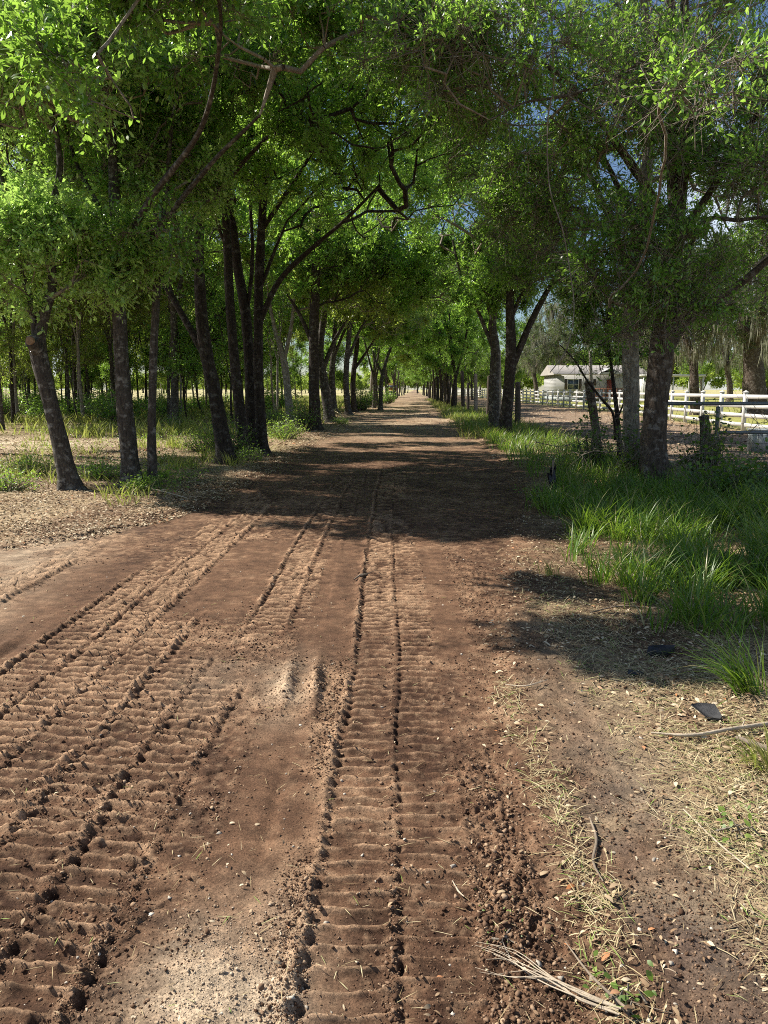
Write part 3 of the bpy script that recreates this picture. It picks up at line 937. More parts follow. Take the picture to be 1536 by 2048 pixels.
def prisms(B, E, r0, r1):
    n = len(B)
    D = unit(E - B)
    ref = np.tile([0.3, .2, 1.0], (n, 1)); A = unit(np.cross(D, ref)); C = np.cross(D, A)
    V = []
    for Q, r in ((B, r0), (E, r1)):
        for k in range(3):
            a = k * 2.0944
            V.append(Q + (A * math.cos(a) + C * math.sin(a)) * r)
    V = np.stack(V, 1).reshape(-1, 3)
    o = 6 * np.arange(n)[:, None]
    return V, np.vstack([o + np.array([[0, 1, 4, 3]]), o + np.array([[1, 2, 5, 4]]), o + np.array([[2, 0, 3, 5]])])


def make_tree(name, origin, limbs, ells, rng, label, cat, group=None, mats=('bark', 'leaf'), n_tw=2600, per=9, L0=.075, six=True,
              zmin=1.5, trunk_sides=14, rough=.10, flare=.75, bare=0, seg=.09, moss=0, tw_r=.0032, up=.2, tw_len=(.22, .55), aspect=.36, step=.28, tipr=.0042):
    """limbs: list of (points world, radii, parent?) ; ells: (cx,cy,cz,rx,ry,rz,n) in world coordinates"""
    origin = np.array(origin, float)
    if six: n_tw = int(n_tw * 2.0); L0 *= 1.15
    else: n_tw = int(n_tw * 1.8); L0 *= 1.08
    aspect *= 1.08
    root = thing(name, tuple(origin), label, cat, group)
    LM = []
    tb = MB()
    for li, (p, r) in enumerate(limbs):
        p = np.asarray(p, float)
        pts, rad = spline(p, r, seg if li == 0 or rad0(r) > .04 else seg * 1.5)
        LM.append((pts, rad, li))
        sides = trunk_sides if rad.max() > .06 else 7
        tb.tube(pts - origin, rad, sides, True, rough, rng, flare if li == 0 or abs(p[0][2]) < .15 else 0)
    tb.build('trunk', M[mats[0]], root, True)
    P, par, cnt, rad, chains, nl = grow(LM, ells, rng, step, zmin, tipr)
    bb = MB()
    for c in chains:
        rr = rad[c].copy(); rr[0] = min(rr[0], rr[1] * 1.25)
        bb.tube(P[c] - origin, rr, 5 if rr[0] > .012 else 3, False)
    B, E, LB, LD, LN, LL, LW = foliage_from(P, par, cnt, nl, rng, n_tw, per, L0, tw_len, up, aspect)
    v, q = prisms(B - origin, E - origin, tw_r, tw_r * .45)
    bb.add(v, q)
    if bare:
        cand = np.nonzero((cnt > 0) & (cnt <= 8) & (np.arange(len(P)) >= nl))[0]
        o = rng.choice(cand, bare)
        D = unit(rng.normal(0, 1, (bare, 3)) + np.array([0, 0, -.15])); L = rng.uniform(.25, .9, bare)[:, None]
        m1 = P[o] + D * L * .5; e1 = m1 + unit(D + rng.normal(0, .4, D.shape)) * L * .5
        for a_, b_, r0, r1 in ((P[o], m1, .0045, .0034), (m1, e1, .0034, .0015)):
            v, q = prisms(a_ - origin, b_ - origin, r0, r1); bb.add(v, q)
    bb.build('branches', M['twig'] if mats[0] != 'bark_dark' else M['bark_dark'], root, False)
    V, f = leaves_np(LB - origin, LD, LN, LL, LW, six)
    mesh_np('crown', V, f, M[mats[1]], root)
    if moss:
        o = rng.choice(np.nonzero(cnt > 0)[0], moss)
        Q = P[o] - origin + rng.normal(0, .12, (moss, 3))
        k = 8
        idx = np.repeat(np.arange(moss), k)
        Q = Q[idx] + rng.normal(0, .09, (len(idx), 3)); n = len(Q)
        Ls = rng.uniform(.5, 1.7, moss)[idx] * rng.uniform(.4, 1, n)
        V, f = leaves_np(Q, np.column_stack([rng.normal(0, .08, (n, 2)), -np.ones(n)]), rng.normal(0, 1, (n, 3)), Ls, rng.uniform(.02, .07, n), False, .05)
        mesh_np('moss', V, f, M['moss'], root)
    return root


def rad0(r):
    return max(r)


def px_limb(path, widths, Y, dy=None):
    """a limb given by places seen at distance Y; dy: how much it comes nearer (-) or goes away (+) at each point"""
    pts = []; rad = []
    for k, ((u, v), w) in enumerate(zip(path, widths)):
        yy = Y + (dy[k] if dy else 0)
        pts.append(at(u, v, yy)); rad.append(w / 2 / F * yy * .87)
    return [np.array(pts), np.array(rad)]


def grounded(limb):
    limb[0][0][2] = hz(limb[0][0][0], limb[0][0][1]) - .06
    return limb


ROWL = 'oaks in the row along the left of the road'
ROWR = 'oaks in the row along the right of the road'
R = np.random.default_rng

# L1 leaning, cut stub
Yb = 12.0
l = [grounded(px_limb([(142, 984), (123, 900), (100, 800), (80, 720), (72, 672)], [46, 38, 36, 38, 42], Yb)),
     px_limb([(76, 690), (88, 630), (105, 560), (98, 450), (120, 330), (100, 200)], [30, 24, 20, 17, 13, 8], Yb),
     px_limb([(74, 690), (60, 600), (30, 500), (10, 380), (-30, 250)], [18, 13, 10, 8, 5], Yb),
     px_limb([(74, 700), (62, 683)], [30, 30], Yb, [-.1, -.22])]
t1 = make_tree('leaning_oak', l[0][0][0], l, [(-5.2, 12.0, 3.6, 1.5, .8, .9, 200), (-7.6, 13.8, 4.0, 1.2, 1.0, 1.0, 80), (-4.9, 15.6, 7.6, 2.2, 1.6, 1.6, 150), (-5.0, 11.2, 5.9, 2.1, .9, .75, 190)], R(21),
               'short thick leaning oak trunk with a sawn stub and a sunlit leafy clump above', 'tree', ROWL, mats=('bark', 'leaf_sunlit'), n_tw=5200, per=9, L0=.082, zmin=1.9)
cut = MB(); p = at(61, 682, Yb - .25) - l[0][0][0]
cut.tube([p, p + np.array([-.004, -.03, .004])], [.075, .062], 12)
cut.build('cut_face', M['cutwood'], t1)
# L2
Yb = 12.3
l = [grounded(px_limb([(264, 974), (255, 880), (245, 760), (240, 650), (234, 590), (232, 480), (226, 330), (212, 150), (190, -60)], [42, 37, 34, 31, 29, 26, 22, 17, 12], Yb)),
     px_limb([(236, 600), (268, 520), (330, 440), (420, 330), (520, 230)], [18, 16, 13, 10, 6], Yb, [0, 0, -.6, -1.4, -2.2]),
     px_limb([(232, 480), (190, 400), (150, 320), (120, 200)], [14, 12, 9, 6], Yb, [0, .2, .5, .8])]
l.append(px_limb([(233, 520), (300, 400), (400, 260), (440, 80), (430, -60)], [16, 14, 12, 9, 7], Yb, [0, -1, -2.2, -3.6, -4.6]))
make_tree('oak_tree', l[0][0][0], l, [(-4.2, 13.2, 5.4, 1.7, 1.2, 1.0, 120), (-4.0, 14, 8.3, 2.4, 2.0, 2.3, 190), (-1.0, 10.6, 6.0, 2.1, 1.2, .8, 120), (-3.4, 12.4, 7.0, 2.4, 1.2, 1.2, 130), (-3.3, 6.75, 5.7, 1.35, .8, .5, 130), (-2.4, 8.3, 5.8, 1.6, 1.1, .6, 150), (-2.9, 7.7, 4.4, .6, .4, .4, 14), (-3, 13, 11.3, 3, 2.6, 1.5, 150), (-6.6, 13.6, 9.2, 2.7, 2.1, 1.4, 230), (-3.3, 11.6, 3.9, .8, .6, .5, 22)], R(22),  # highest crown lobes added above the view for their shade
          'stout straight oak trunk with one sunlit edge, right of the leaning one', 'tree', ROWL, n_tw=9000, per=9, L0=.085, zmin=2.6)
# L3
Yb = 12.4
l = [grounded(px_limb([(306, 970), (303, 850), (308, 700), (315, 560), (322, 470), (335, 350), (345, 230)], [24, 19, 18, 17, 14, 11, 8], Yb)),
     px_limb([(315, 560), (345, 500), (390, 430)], [9, 7, 4], Yb, [0, -.2, -.5])]
make_tree('slender_oak', l[0][0][0], l, [(-3.6, 12.9, 5.0, 1.0, .8, .8, 60), (-3.0, 13.3, 6.6, 1.3, 1.0, 1.1, 80)], R(23),
          'slender pale-lit oak trunk close beside the stout straight one', 'tree', ROWL, mats=('bark', 'leaf_sunlit'), n_tw=1300, per=9, L0=.08, zmin=2.8)
# L4
Yb = 16.2
l = [grounded(px_limb([(455, 928), (432, 800), (408, 680), (399, 560), (396, 420), (388, 280), (380, 120)], [38, 32, 28, 25, 22, 17, 12], Yb)),
     px_limb([(418, 725), (370, 640), (325, 560), (285, 500), (240, 430)], [18, 15, 12, 9, 6], Yb, [0, .2, .4, .6, .8]),
     px_limb([(400, 560), (360, 470), (345, 380), (330, 300)], [14, 11, 9, 6], Yb),
     px_limb([(396, 430), (440, 380), (500, 310), (580, 230)], [14, 12, 9, 6], Yb, [0, -.5, -1.2, -2.2])]
make_tree('oak_tree', l[0][0][0], l, [(-4.6, 16.6, 6.3, 2.3, 1.7, 1.4, 150), (-3.8, 17, 9.2, 2.6, 2.2, 2.0, 160), (-2.4, 16.5, 12, 3.2, 3, 1.5, 160), (-.8, 13.8, 11.2, 2.8, 2.2, 1.2, 140), (-1.2, 13.4, 6.6, 2.4, 1.7, 1.3, 230), (-5.6, 18, 6.4, 2.2, 2, 1.4, 110), (-6.8, 15, 6.9, 2.2, 1.8, 1.4, 150)], R(24),  # top two lobes lie out of view, added to shade the canopy
          'dark oak trunk wrapped in green shrubs at its foot, with a limb reaching left', 'tree', ROWL, mats=('bark_dark', 'leaf'), n_tw=5600, per=9, L0=.085, zmin=3.4)
# L5-L7
Yb = 18.6
l = [grounded(px_limb([(490, 914), (475, 780), (462, 640), (455, 500), (448, 330), (440, 180)], [26, 23, 21, 19, 15, 10], Yb)),
     px_limb([(456, 500), (420, 400), (400, 300)], [12, 9, 6], Yb)]
make_tree('oak_tree', l[0][0][0], l, [(-4.4, 19, 8.6, 2.0, 1.8, 2.4, 140), (-6.8, 20.5, 7.2, 2.4, 2.2, 1.6, 160), (-2.6, 17.2, 6.8, 1.6, 1.2, 1.1, 70)], R(25),
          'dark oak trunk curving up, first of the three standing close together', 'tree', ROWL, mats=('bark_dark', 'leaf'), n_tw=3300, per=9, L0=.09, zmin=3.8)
Yb = 19.2
l = [grounded(px_limb([(503, 908), (500, 750), (492, 640), (476, 540), (463, 440), (440, 330)], [25, 24, 23, 21, 18, 12], Yb)),
     px_limb([(492, 640), (505, 520), (500, 400)], [11, 9, 6], Yb)]
make_tree('oak_tree', l[0][0][0], l, [(-4.0, 20, 8.2, 1.8, 1.8, 1.8, 110), (-5.8, 24, 7.0, 2.6, 2.2, 1.6, 140)], R(26),
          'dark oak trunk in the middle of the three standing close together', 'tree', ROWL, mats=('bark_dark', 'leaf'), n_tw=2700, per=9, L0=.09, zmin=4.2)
Yb = 18.9
l = [grounded(px_limb([(526, 907), (518, 780), (517, 640), (520, 520), (527, 400), (540, 300), (560, 180)], [26, 23, 21, 20, 16, 12, 8], Yb)),
     px_limb([(520, 640), (560, 560), (620, 500), (690, 440), (760, 370)], [14, 12, 10, 8, 5], Yb, [0, -.2, -.5, -1.0, -1.5]),
     px_limb([(524, 460), (590, 360), (640, 280)], [11, 9, 6], Yb, [0, -.3, -.8]),
     px_limb([(520, 580), (550, 500), (575, 440)], [9, 7, 4], Yb)]
make_tree('oak_tree', l[0][0][0], l, [(-1.3, 18.0, 6.5, 2.2, 2.2, 1.4, 170), (-2.0, 19.5, 9.0, 2.6, 2.4, 1.8, 170), (-1.5, 20.5, 12.2, 3.2, 3, 1.5, 150), (.9, 15.6, 7.4, 2.2, 1.8, 1.3, 190), (-.2, 21, 6.6, 2.2, 2.4, 1.2, 130)], R(27),  # uppermost lobe added out of view to cast shade
          'dark oak with limbs arching over the road, last of the three standing close together', 'tree', ROWL, mats=('bark_dark', 'leaf'), n_tw=4200, per=9, L0=.09, zmin=3.8)

# farther trees of the left row
far_left = [
    ([(583, 856), (575, 780), (568, 722), (548, 650), (536, 590)], [19, 17, 16, 9, 6], [(568, 722), (583, 650), (590, 560)], [10, 8, 5], 'bark_pale_lit', 'pale sunlit oak trunk that forks low, behind the three close together'),
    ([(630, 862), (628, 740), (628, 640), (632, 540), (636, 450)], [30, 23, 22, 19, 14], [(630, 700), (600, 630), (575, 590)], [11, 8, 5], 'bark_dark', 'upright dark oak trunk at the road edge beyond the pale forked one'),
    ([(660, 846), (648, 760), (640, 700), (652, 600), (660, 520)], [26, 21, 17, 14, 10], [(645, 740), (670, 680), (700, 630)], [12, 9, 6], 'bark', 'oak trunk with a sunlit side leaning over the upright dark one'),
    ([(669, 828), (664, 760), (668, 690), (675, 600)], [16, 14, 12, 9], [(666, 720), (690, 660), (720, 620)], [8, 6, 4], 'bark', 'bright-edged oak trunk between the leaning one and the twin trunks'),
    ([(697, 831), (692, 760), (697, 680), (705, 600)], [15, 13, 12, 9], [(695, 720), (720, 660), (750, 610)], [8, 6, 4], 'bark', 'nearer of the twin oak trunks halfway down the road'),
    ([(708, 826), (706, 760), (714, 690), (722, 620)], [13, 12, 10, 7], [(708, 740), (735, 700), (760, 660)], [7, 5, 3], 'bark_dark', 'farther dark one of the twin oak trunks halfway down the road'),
    ([(741, 806), (745, 745), (750, 700), (752, 650)], [8, 8, 7, 5], [(746, 740), (765, 715), (785, 690)], [4, 3, 2], 'bark_pale_lit', 'white-lit slim oak trunk in front of a bright bush'),
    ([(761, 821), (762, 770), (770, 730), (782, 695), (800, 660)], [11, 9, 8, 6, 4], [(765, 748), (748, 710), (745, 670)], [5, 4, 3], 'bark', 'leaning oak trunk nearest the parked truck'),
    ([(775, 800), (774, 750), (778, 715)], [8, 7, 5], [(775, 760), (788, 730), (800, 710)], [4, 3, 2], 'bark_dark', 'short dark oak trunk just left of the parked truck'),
]
for k, (pa, wa, pb, wb, bm, lab) in enumerate(far_left):
    base = G(*pa[0]); Yb = base[1]
    l = [grounded(px_limb(pa, wa, Yb)), px_limb(pb, wb, Yb)]
    bx, by = base[0], base[1]
    ee = [(bx + .6, by, 6.4, 2.5, 2.6, 1.9, 100), (bx + 2.8, by + .3, 6.2, 2.3, 2.6, 1.6, 110), (bx - 1, by, 9.4, 2.8, 2.8, 2.6, 100)]
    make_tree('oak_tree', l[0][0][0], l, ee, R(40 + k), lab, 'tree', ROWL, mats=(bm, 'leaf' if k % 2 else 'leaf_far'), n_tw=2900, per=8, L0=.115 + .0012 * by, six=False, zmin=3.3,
              trunk_sides=10, seg=.25, step=.45, tw_r=.005, tw_len=(.3, .7), bare=150)

# right row: the great double trunk
Yb = 13.6
l = [grounded(px_limb([(1264, 948), (1262, 850), (1262, 700), (1262, 560), (1285, 420), (1300, 250), (1292, 60), (1280, -120)], [44, 38, 36, 34, 28, 22, 17, 12], Yb)),
     px_limb([(1262, 560), (1225, 450), (1170, 330), (1120, 230)], [17, 14, 11, 7], Yb, [0, .2, .4, .6])]
make_tree('oak_tree', l[0][0][0], l, [(2.9, 14.8, 6.2, 2.3, 1.5, 1.6, 130), (3.0, 15.2, 4.3, 1.2, 1.0, .9, 90), (4.6, 15.2, 8.5, 2.8, 2.0, 2.0, 150), (5.8, 14.8, 5.4, 1.8, 1.4, 1.5, 110)], R(61),
          'straight oak trunk just behind the great one with the flaky bark', 'tree', ROWR, mats=('bark_pale_lit', 'leaf'), n_tw=3000, per=8, L0=.072, zmin=3.0, bare=2500)
Yb = 11.9
l = [grounded(px_limb([(1312, 988), (1308, 880), (1318, 760), (1328, 660), (1343, 560), (1352, 450)], [62, 54, 52, 50, 44, 39], Yb)),
     px_limb([(1350, 470), (1345, 300), (1352, 150), (1342, 0), (1335, -160)], [26, 22, 19, 16, 12], Yb, [0, .1, .2, .3, .4]),
     px_limb([(1354, 470), (1372, 300), (1376, 150), (1368, 0), (1360, -140)], [26, 22, 19, 16, 12], Yb, [0, -.1, -.1, -.2, -.3]),
     px_limb([(1345, 455), (1290, 370), (1235, 290), (1180, 215), (1120, 150), (1050, 110)], [20, 18, 16, 13, 10, 7], Yb, [0, -.1, -.3, -.6, -1, -1.4]),
     px_limb([(1340, 540), (1300, 470), (1250, 400), (1215, 330), (1170, 260)], [18, 15, 12, 10, 7], Yb, [0, .2, .4, .6, .8]),
     px_limb([(1335, 700), (1365, 650), (1410, 610), (1470, 575), (1560, 500)], [27, 23, 20, 17, 12], Yb, [0, 0, 0, -.1, -.3]),
     px_limb([(1356, 470), (1410, 400), (1460, 320), (1520, 220), (1580, 120)], [18, 15, 12, 10, 7], Yb, [0, -.2, -.4, -.8, -1.2]),
     px_limb([(1370, 140), (1310, 115), (1230, 155), (1140, 190), (1050, 205), (980, 240)], [8, 8, 7, 6, 5, 3], Yb, [-.2, -.6, -1.1, -1.6, -2.0, -2.4]),
     px_limb([(1352, 600), (1400, 450), (1480, 440), (1560, 430)], [12, 10, 8, 6], Yb, [0, -.5, -.9, -1.2])]
make_tree('great_oak', l[0][0][0], l, [(2.1, 10.6, 5.7, 1.7, 1.4, 1.1, 120), (4.2, 12, 5.0, 1.8, 1.3, 1.6, 130), (4.4, 12.4, 7.8, 2.6, 2.0, 1.6, 140), (5.6, 11.2, 4.6, 1.6, 1.3, 1.3, 110),
                                       (3.5, 11.0, 3.4, 1.0, .7, .8, 60), (2.5, 12.6, 4.6, 1.1, .9, .9, 90), (3.7, 11.3, 3.1, 1.0, .5, .9, 70), (5.8, 13.5, 3.5, 1.1, .9, .7, 50), (.8, 9.8, 5.5, 1.2, 1.0, .6, 60), (2.7, 7.2, 4.35, .6, .6, .35, 14), (5.0, 12.8, 3.2, 1.0, .8, .6, 40)], R(62),
          'thick oak trunk with flaky pale-banded bark and many spreading limbs', 'tree', ROWR, mats=('bark_red', 'leaf'), n_tw=6400, per=8, L0=.066, zmin=2.4,
          trunk_sides=22, rough=.13, flare=.35, bare=6500, seg=.06)
# right row: pair beyond
Yb = G(988, 868)[1]
l = [grounded(px_limb([(988, 868), (988, 780), (990, 700), (985, 640), (1000, 540), (1012, 420)], [26, 23, 21, 18, 14, 9], Yb)),
     px_limb([(988, 700), (955, 620), (925, 560), (905, 480)], [10, 8, 6, 4], Yb), px_limb([(988, 660), (965, 560), (955, 450)], [9, 7, 4], Yb)]
make_tree('oak_tree', l[0][0][0], l, [(3.4, Yb, 6.2, 2.1, 2.0, 2.2, 180), (1.8, Yb + .5, 8.2, 2.6, 2.4, 1.9, 150), (2.4, Yb + 4, 6.2, 2.0, 2.4, 1.6, 130), (2.8, Yb + 9, 7.2, 2.2, 2.6, 2.0, 120), (1.0, Yb - 3, 7.8, 2.3, 2.6, 1.5, 140)], R(63),
          'farther oak of the dark pair standing at the grassy verge', 'tree', ROWR, mats=('bark', 'leaf'), n_tw=10500, per=8, L0=.10, zmin=3.4, six=False, bare=700, step=.4, seg=.15)
Yb = G(1010, 872)[1] - .4
l = [grounded(px_limb([(1008, 874), (1017, 780), (1022, 700), (1020, 600), (1030, 480), (1040, 350)], [30, 25, 24, 18, 14, 9], Yb)),
     px_limb([(1020, 745), (1055, 660), (1090, 590), (1130, 530), (1180, 480)], [17, 15, 12, 9, 6], Yb), px_limb([(1021, 640), (1060, 540), (1075, 440)], [10, 8, 5], Yb)]
make_tree('oak_tree', l[0][0][0], l, [(4.6, Yb - .3, 5.8, 1.8, 1.6, 1.6, 150), (5.4, Yb, 8.2, 2.2, 2, 1.6, 100), (3.0, Yb - .5, 4.9, 1.0, 1.2, .8, 50)], R(64),
          'nearer oak of the dark pair, forking wide toward the fence', 'tree', ROWR, mats=('bark_dark', 'leaf'), n_tw=4400, per=8, L0=.10, zmin=3.2, six=False, bare=600, step=.4, seg=.15)


# generic trees that are copied: built once each
def generic(seed, name, label, group, hgt=11, clear=4.5, rad=.16, crown_r=3.0, n_tw=1300, per=8, L0=.13, mats=('bark', 'leaf'), lean=.3, tips=150, drop=0, wide=1.0, loc=(0, 0), moss=0, **kw):
    r = R(seed)
    a = r.uniform(0, 6.28)
    o = np.array([loc[0], loc[1], hz(*loc)])
    top = np.array([math.cos(a) * lean, math.sin(a) * lean, 0])
    f = clear * r.uniform(.75, 1.0)
    pts = [np.array([0, 0, -.05]), top * .2 + np.array([r.normal(0, .06), r.normal(0, .06), f * .5]), top * .5 + np.array([0, 0, f])]
    l = [[np.array(pts) + o, np.array([rad, rad * .82, rad * .72])]]
    for k in range(3):
        b = a + k * 2.1 + r.uniform(-.5, .5)
        s = crown_r * (.25 + .2 * r.random())
        p0 = pts[2] - np.array([0, 0, .15])
        l.append([np.array([p0, p0 + np.array([math.cos(b) * s * .5, math.sin(b) * s * .5, (hgt - f) * .3]), p0 + np.array([math.cos(b) * s, math.sin(b) * s, (hgt - f) * .7])]) + o,
                  np.array([rad * .55, rad * .42, rad * .2])])
    cz = (hgt + clear) / 2
    e = [(o[0], o[1], cz, crown_r * wide, crown_r * wide, (hgt - clear) / 2, int(tips * .6))]
    for k in range(3):
        b = r.uniform(0, 6.28)
        e.append((o[0] + math.cos(b) * crown_r * .6, o[1] + math.sin(b) * crown_r * .6, cz + r.uniform(-1.6 - drop, 1.0), crown_r * .6, crown_r * .6, crown_r * .4, int(tips * .15)))
    kk = dict(six=False, zmin=clear * .55, trunk_sides=8, seg=.4, step=.5, tw_r=.006, tw_len=(.3, .8), flare=.35)
    kk.update(kw)
    return make_tree(name, o, l, e, r, label, 'tree', group, mats=mats, n_tw=n_tw, per=per, L0=L0, moss=moss, **kk)


# --- the wood at the left: trunks placed where the photo shows them
WOOD = 'slender trees in the wood beyond the sandy clearing'
wl = 'slender tree in the wood beyond the sandy clearing'
wood_px = [(5, 862), (28, 848), (36, 845), (50, 812), (72, 826), (92, 806), (135, 812), (153, 802), (180, 829), (200, 802), (222, 797), (250, 806), (278, 820), (292, 818), (325, 803),
           (348, 814), (356, 810), (370, 794), (386, 792), (414, 810), (452, 806), (480, 802), (550, 829), (592, 804), (536, 800), (604, 796), (-25, 838), (-60, 850), (110, 822), (165, 838)]
protos = [generic(70 + k, 'slender_tree', wl, WOOD, hgt=11 + k * .5, clear=4.2 + .3 * k, rad=.085 + .02 * (k % 2), crown_r=3.1, n_tw=2200, per=8, L0=.135,
                  mats=(('bark', 'bark_dark', 'bark_pale_lit', 'bark')[k], 'leaf' if k % 3 else 'leaf_far'), lean=.5, bare=120, loc=tuple(G(*wood_px[k])[:2])) for k in range(4)]
rr = R(5)
for k, (u, v) in enumerate(wood_px[4:]):
    g = G(u, v)
    dup(protos[k % 4], (g[0], g[1], hz(g[0], g[1])), rr.uniform(0, 6.28), rr.uniform(.85, 1.15))
for k in range(64):
    y = rr.uniform(33, 86); x = -4.5 - rr.random() ** .8 * (y * .62); sq = 1
    if x > -6 + xc(y) or (y < 52 and x < -19): continue
    dup(protos[k % 4], (x, y, hz(x, y)), rr.uniform(0, 6.28), rr.uniform(.85, 1.2))
# --- thin saplings filling the wood, leafy low down
SPG = 'thin leafy saplings filling the wood'
sp = [generic(96 + k, 'wood_sapling', 'thin leafy sapling among the trunks of the wood', SPG, hgt=6.0 + k, clear=1.6 + .5 * k, rad=.045, crown_r=1.5, n_tw=700, per=8, L0=.12, mats=(('bark_dark', 'bark')[k], ('leaf', 'leaf_far')[k]),
              tips=70, lean=.5, loc=((-9.0, 34.0), (-15.5, 38.0))[k]) for k in range(2)]
for k in range(58):
    y = rr.uniform(33, 80); x = -4.8 - rr.random() ** .8 * (y * .62)
    if x > -6 + xc(y): continue
    dup(sp[k % 2], (x, y, hz(x, y)), rr.uniform(0, 6.28), rr.uniform(.7, 1.35))
# --- tall trees added to shade the road, nearer trunk beyond the left edge
tt = generic(77, 'shade_oak', 'tall oak added to shade the road past the leaning tree at the near end of the clearing', 'tall oaks added to shade the road', hgt=13, clear=5.5, rad=.2, crown_r=3.9, n_tw=6500, per=8, L0=.13, mats=('bark', 'leaf'), tips=330, lean=.4,
             loc=(-11.9, 19.6), drop=.0)
for (x, y, q) in [(-9.5, 33.5, 2.0)]:
    dup(tt, (x, y, hz(x, y)), q, 1.0, 'tall oak added for shade at the far end of the clearing')
# --- left row continues
RL = 'distant oaks closing the left row'
pr = [generic(80 + k, 'row_oak', 'distant oak closing the left row beyond the truck', RL, hgt=12.5, clear=3.6, rad=.17, crown_r=4.3, n_tw=3200, per=8, L0=.17, drop=1.3, bare=80,
              mats=('bark', 'leaf'), loc=((-1.1, 84), (-0.7, 96))[k]) for k in range(2)]
for k, y in enumerate([64, 73, 108, 122, 138, 172, 190, 210, 235]):
    x = -2.6 + xc(y) + rr.uniform(-.4, .4)
    dup(pr[k % 2], (x, y, hz(x, y)), rr.uniform(0, 6.28), rr.uniform(.9, 1.1))
# --- right row continues
RR_ = 'dense oaks of the right row past the dark pair'
pr2 = [generic(85 + k, 'dense_oak', 'dense oak of the right row past the dark pair', RR_, hgt=13, clear=2.9, rad=.19, crown_r=4.8, n_tw=5600, per=8, L0=.15, drop=1.5, tips=260,
               mats=('bark_dark', 'leaf'), loc=((4.7, 60), (5.0, 70))[k]) for k in range(2)]
for k, y in enumerate([79, 89, 101, 116, 132, 150, 170, 192, 216]):
    x = 3.1 + xc(y) + rr.uniform(-.4, .4)
    dup(pr2[k % 2], (x, y, hz(x, y)), rr.uniform(0, 6.28), rr.uniform(.9, 1.1))
# --- live oaks with moss beyond the white fence
LO = 'live oaks with hanging moss beyond the white fence'
lo1 = generic(90, 'live_oak', 'massive live oak hung with grey moss beyond the gate', LO, hgt=12, clear=4.2, rad=.72, crown_r=6.0, n_tw=3000, per=8, L0=.15, mats=('bark_red', 'leaf_grey'), tips=260,
              moss=420, loc=tuple(at(1512, 800, 45)[:2]), lean=.8, trunk_sides=14, drop=1.2)
lo2 = generic(91, 'live_oak', 'smaller mossy live oak between the great trunk and the massive one', LO, hgt=10, clear=3.4, rad=.36, crown_r=4.4, n_tw=2400, per=8, L0=.14, mats=('bark_red', 'leaf_grey'), tips=220,
              moss=360, loc=tuple(at(1394, 800, 48)[:2]), lean=1.2, drop=1.2)
for (u, y, s, lab) in [(1330, 75, 1.1, 'mossy live oak standing behind the carport'), (1460, 95, 1.2, 'far mossy live oak seen past the gate'), (1240, 125, 1.9, 'live oak rising behind the grey house'),
                       (1130, 128, 1.9, 'live oak at the near gable of the grey house'), (1075, 118, 1.2, 'dark live oak beside the bright end wall of the house'), (1580, 62, 1.1, 'mossy live oak at the edge past the gate')]:
    g = at(u, 800, y)
    dup(lo2, (g[0], g[1], hz(g[0], g[1])), rr.uniform(0, 6.28), s, lab)
# --- trees beyond lawn and lane, and the tree line past the field
YO = 'bright trees standing past the white fence'
yo = generic(92, 'bright_tree', 'bright green tree standing past the white fence', YO, hgt=9, clear=2.0, rad=.18, crown_r=3.4, n_tw=2200, per=8, L0=.19, mats=('bark', 'leaf_bush'), tips=200,
             loc=tuple(at(945, 800, 110)[:2]), drop=1.0)
for u, y, s in [(905, 150, 1.1), (925, 135, 1.0), (975, 125, .9), (1000, 150, 1.2), (1035, 160, 1.3), (960, 190, 1.3), (890, 230, 1.4), (860, 300, 1.6), (835, 280, 1.2), (815, 330, 1.2), (1100, 170, 1.5), (1190, 180, 1.5), (1290, 160, 1.4), (1400, 150, 1.4), (1500, 130, 1.3), (800, 360, 1.2)]:
    g = at(u, 790, y)
    dup(yo, (g[0], g[1], hz(g[0], g[1])), rr.uniform(0, 6.28), s)
TL = 'far trees along the edge of the field'
tl = generic(93, 'field_edge_tree', 'far tree along the edge of the field', TL, hgt=7, clear=.8, rad=.2, crown_r=3.6, n_tw=1300, per=6, L0=.45, mats=('bark', 'leaf_far'), tips=120, loc=(-120, 300), wide=1.3, tw_len=(.4, 1.1))
for k in range(64):
    y = rr.uniform(270, 330); x = -250 + k * 3.9 + rr.uniform(-1.5, 1.5)
    if x > -8: continue
    dup(tl, (x, y, 0), rr.uniform(0, 6.28), rr.uniform(.8, 1.3))
for k in range(30):
    y = rr.uniform(185, 235); x = 24 + k * 4.6 + rr.uniform(-1.5, 1.5)
    dup(tl, (x, y, 0), rr.uniform(0, 6.28), rr.uniform(1.2, 1.9), 'tall far tree behind the grey house and lawn', 'far trees behind the grey house and lawn')
for k in range(7):
    dup(tl, (-6 + k * 5.5, rr.uniform(315, 350), 0), rr.uniform(0, 6.28), rr.uniform(1.3, 1.8), 'far tree closing the view at the end of the road', 'far trees closing the view at the end of the road')


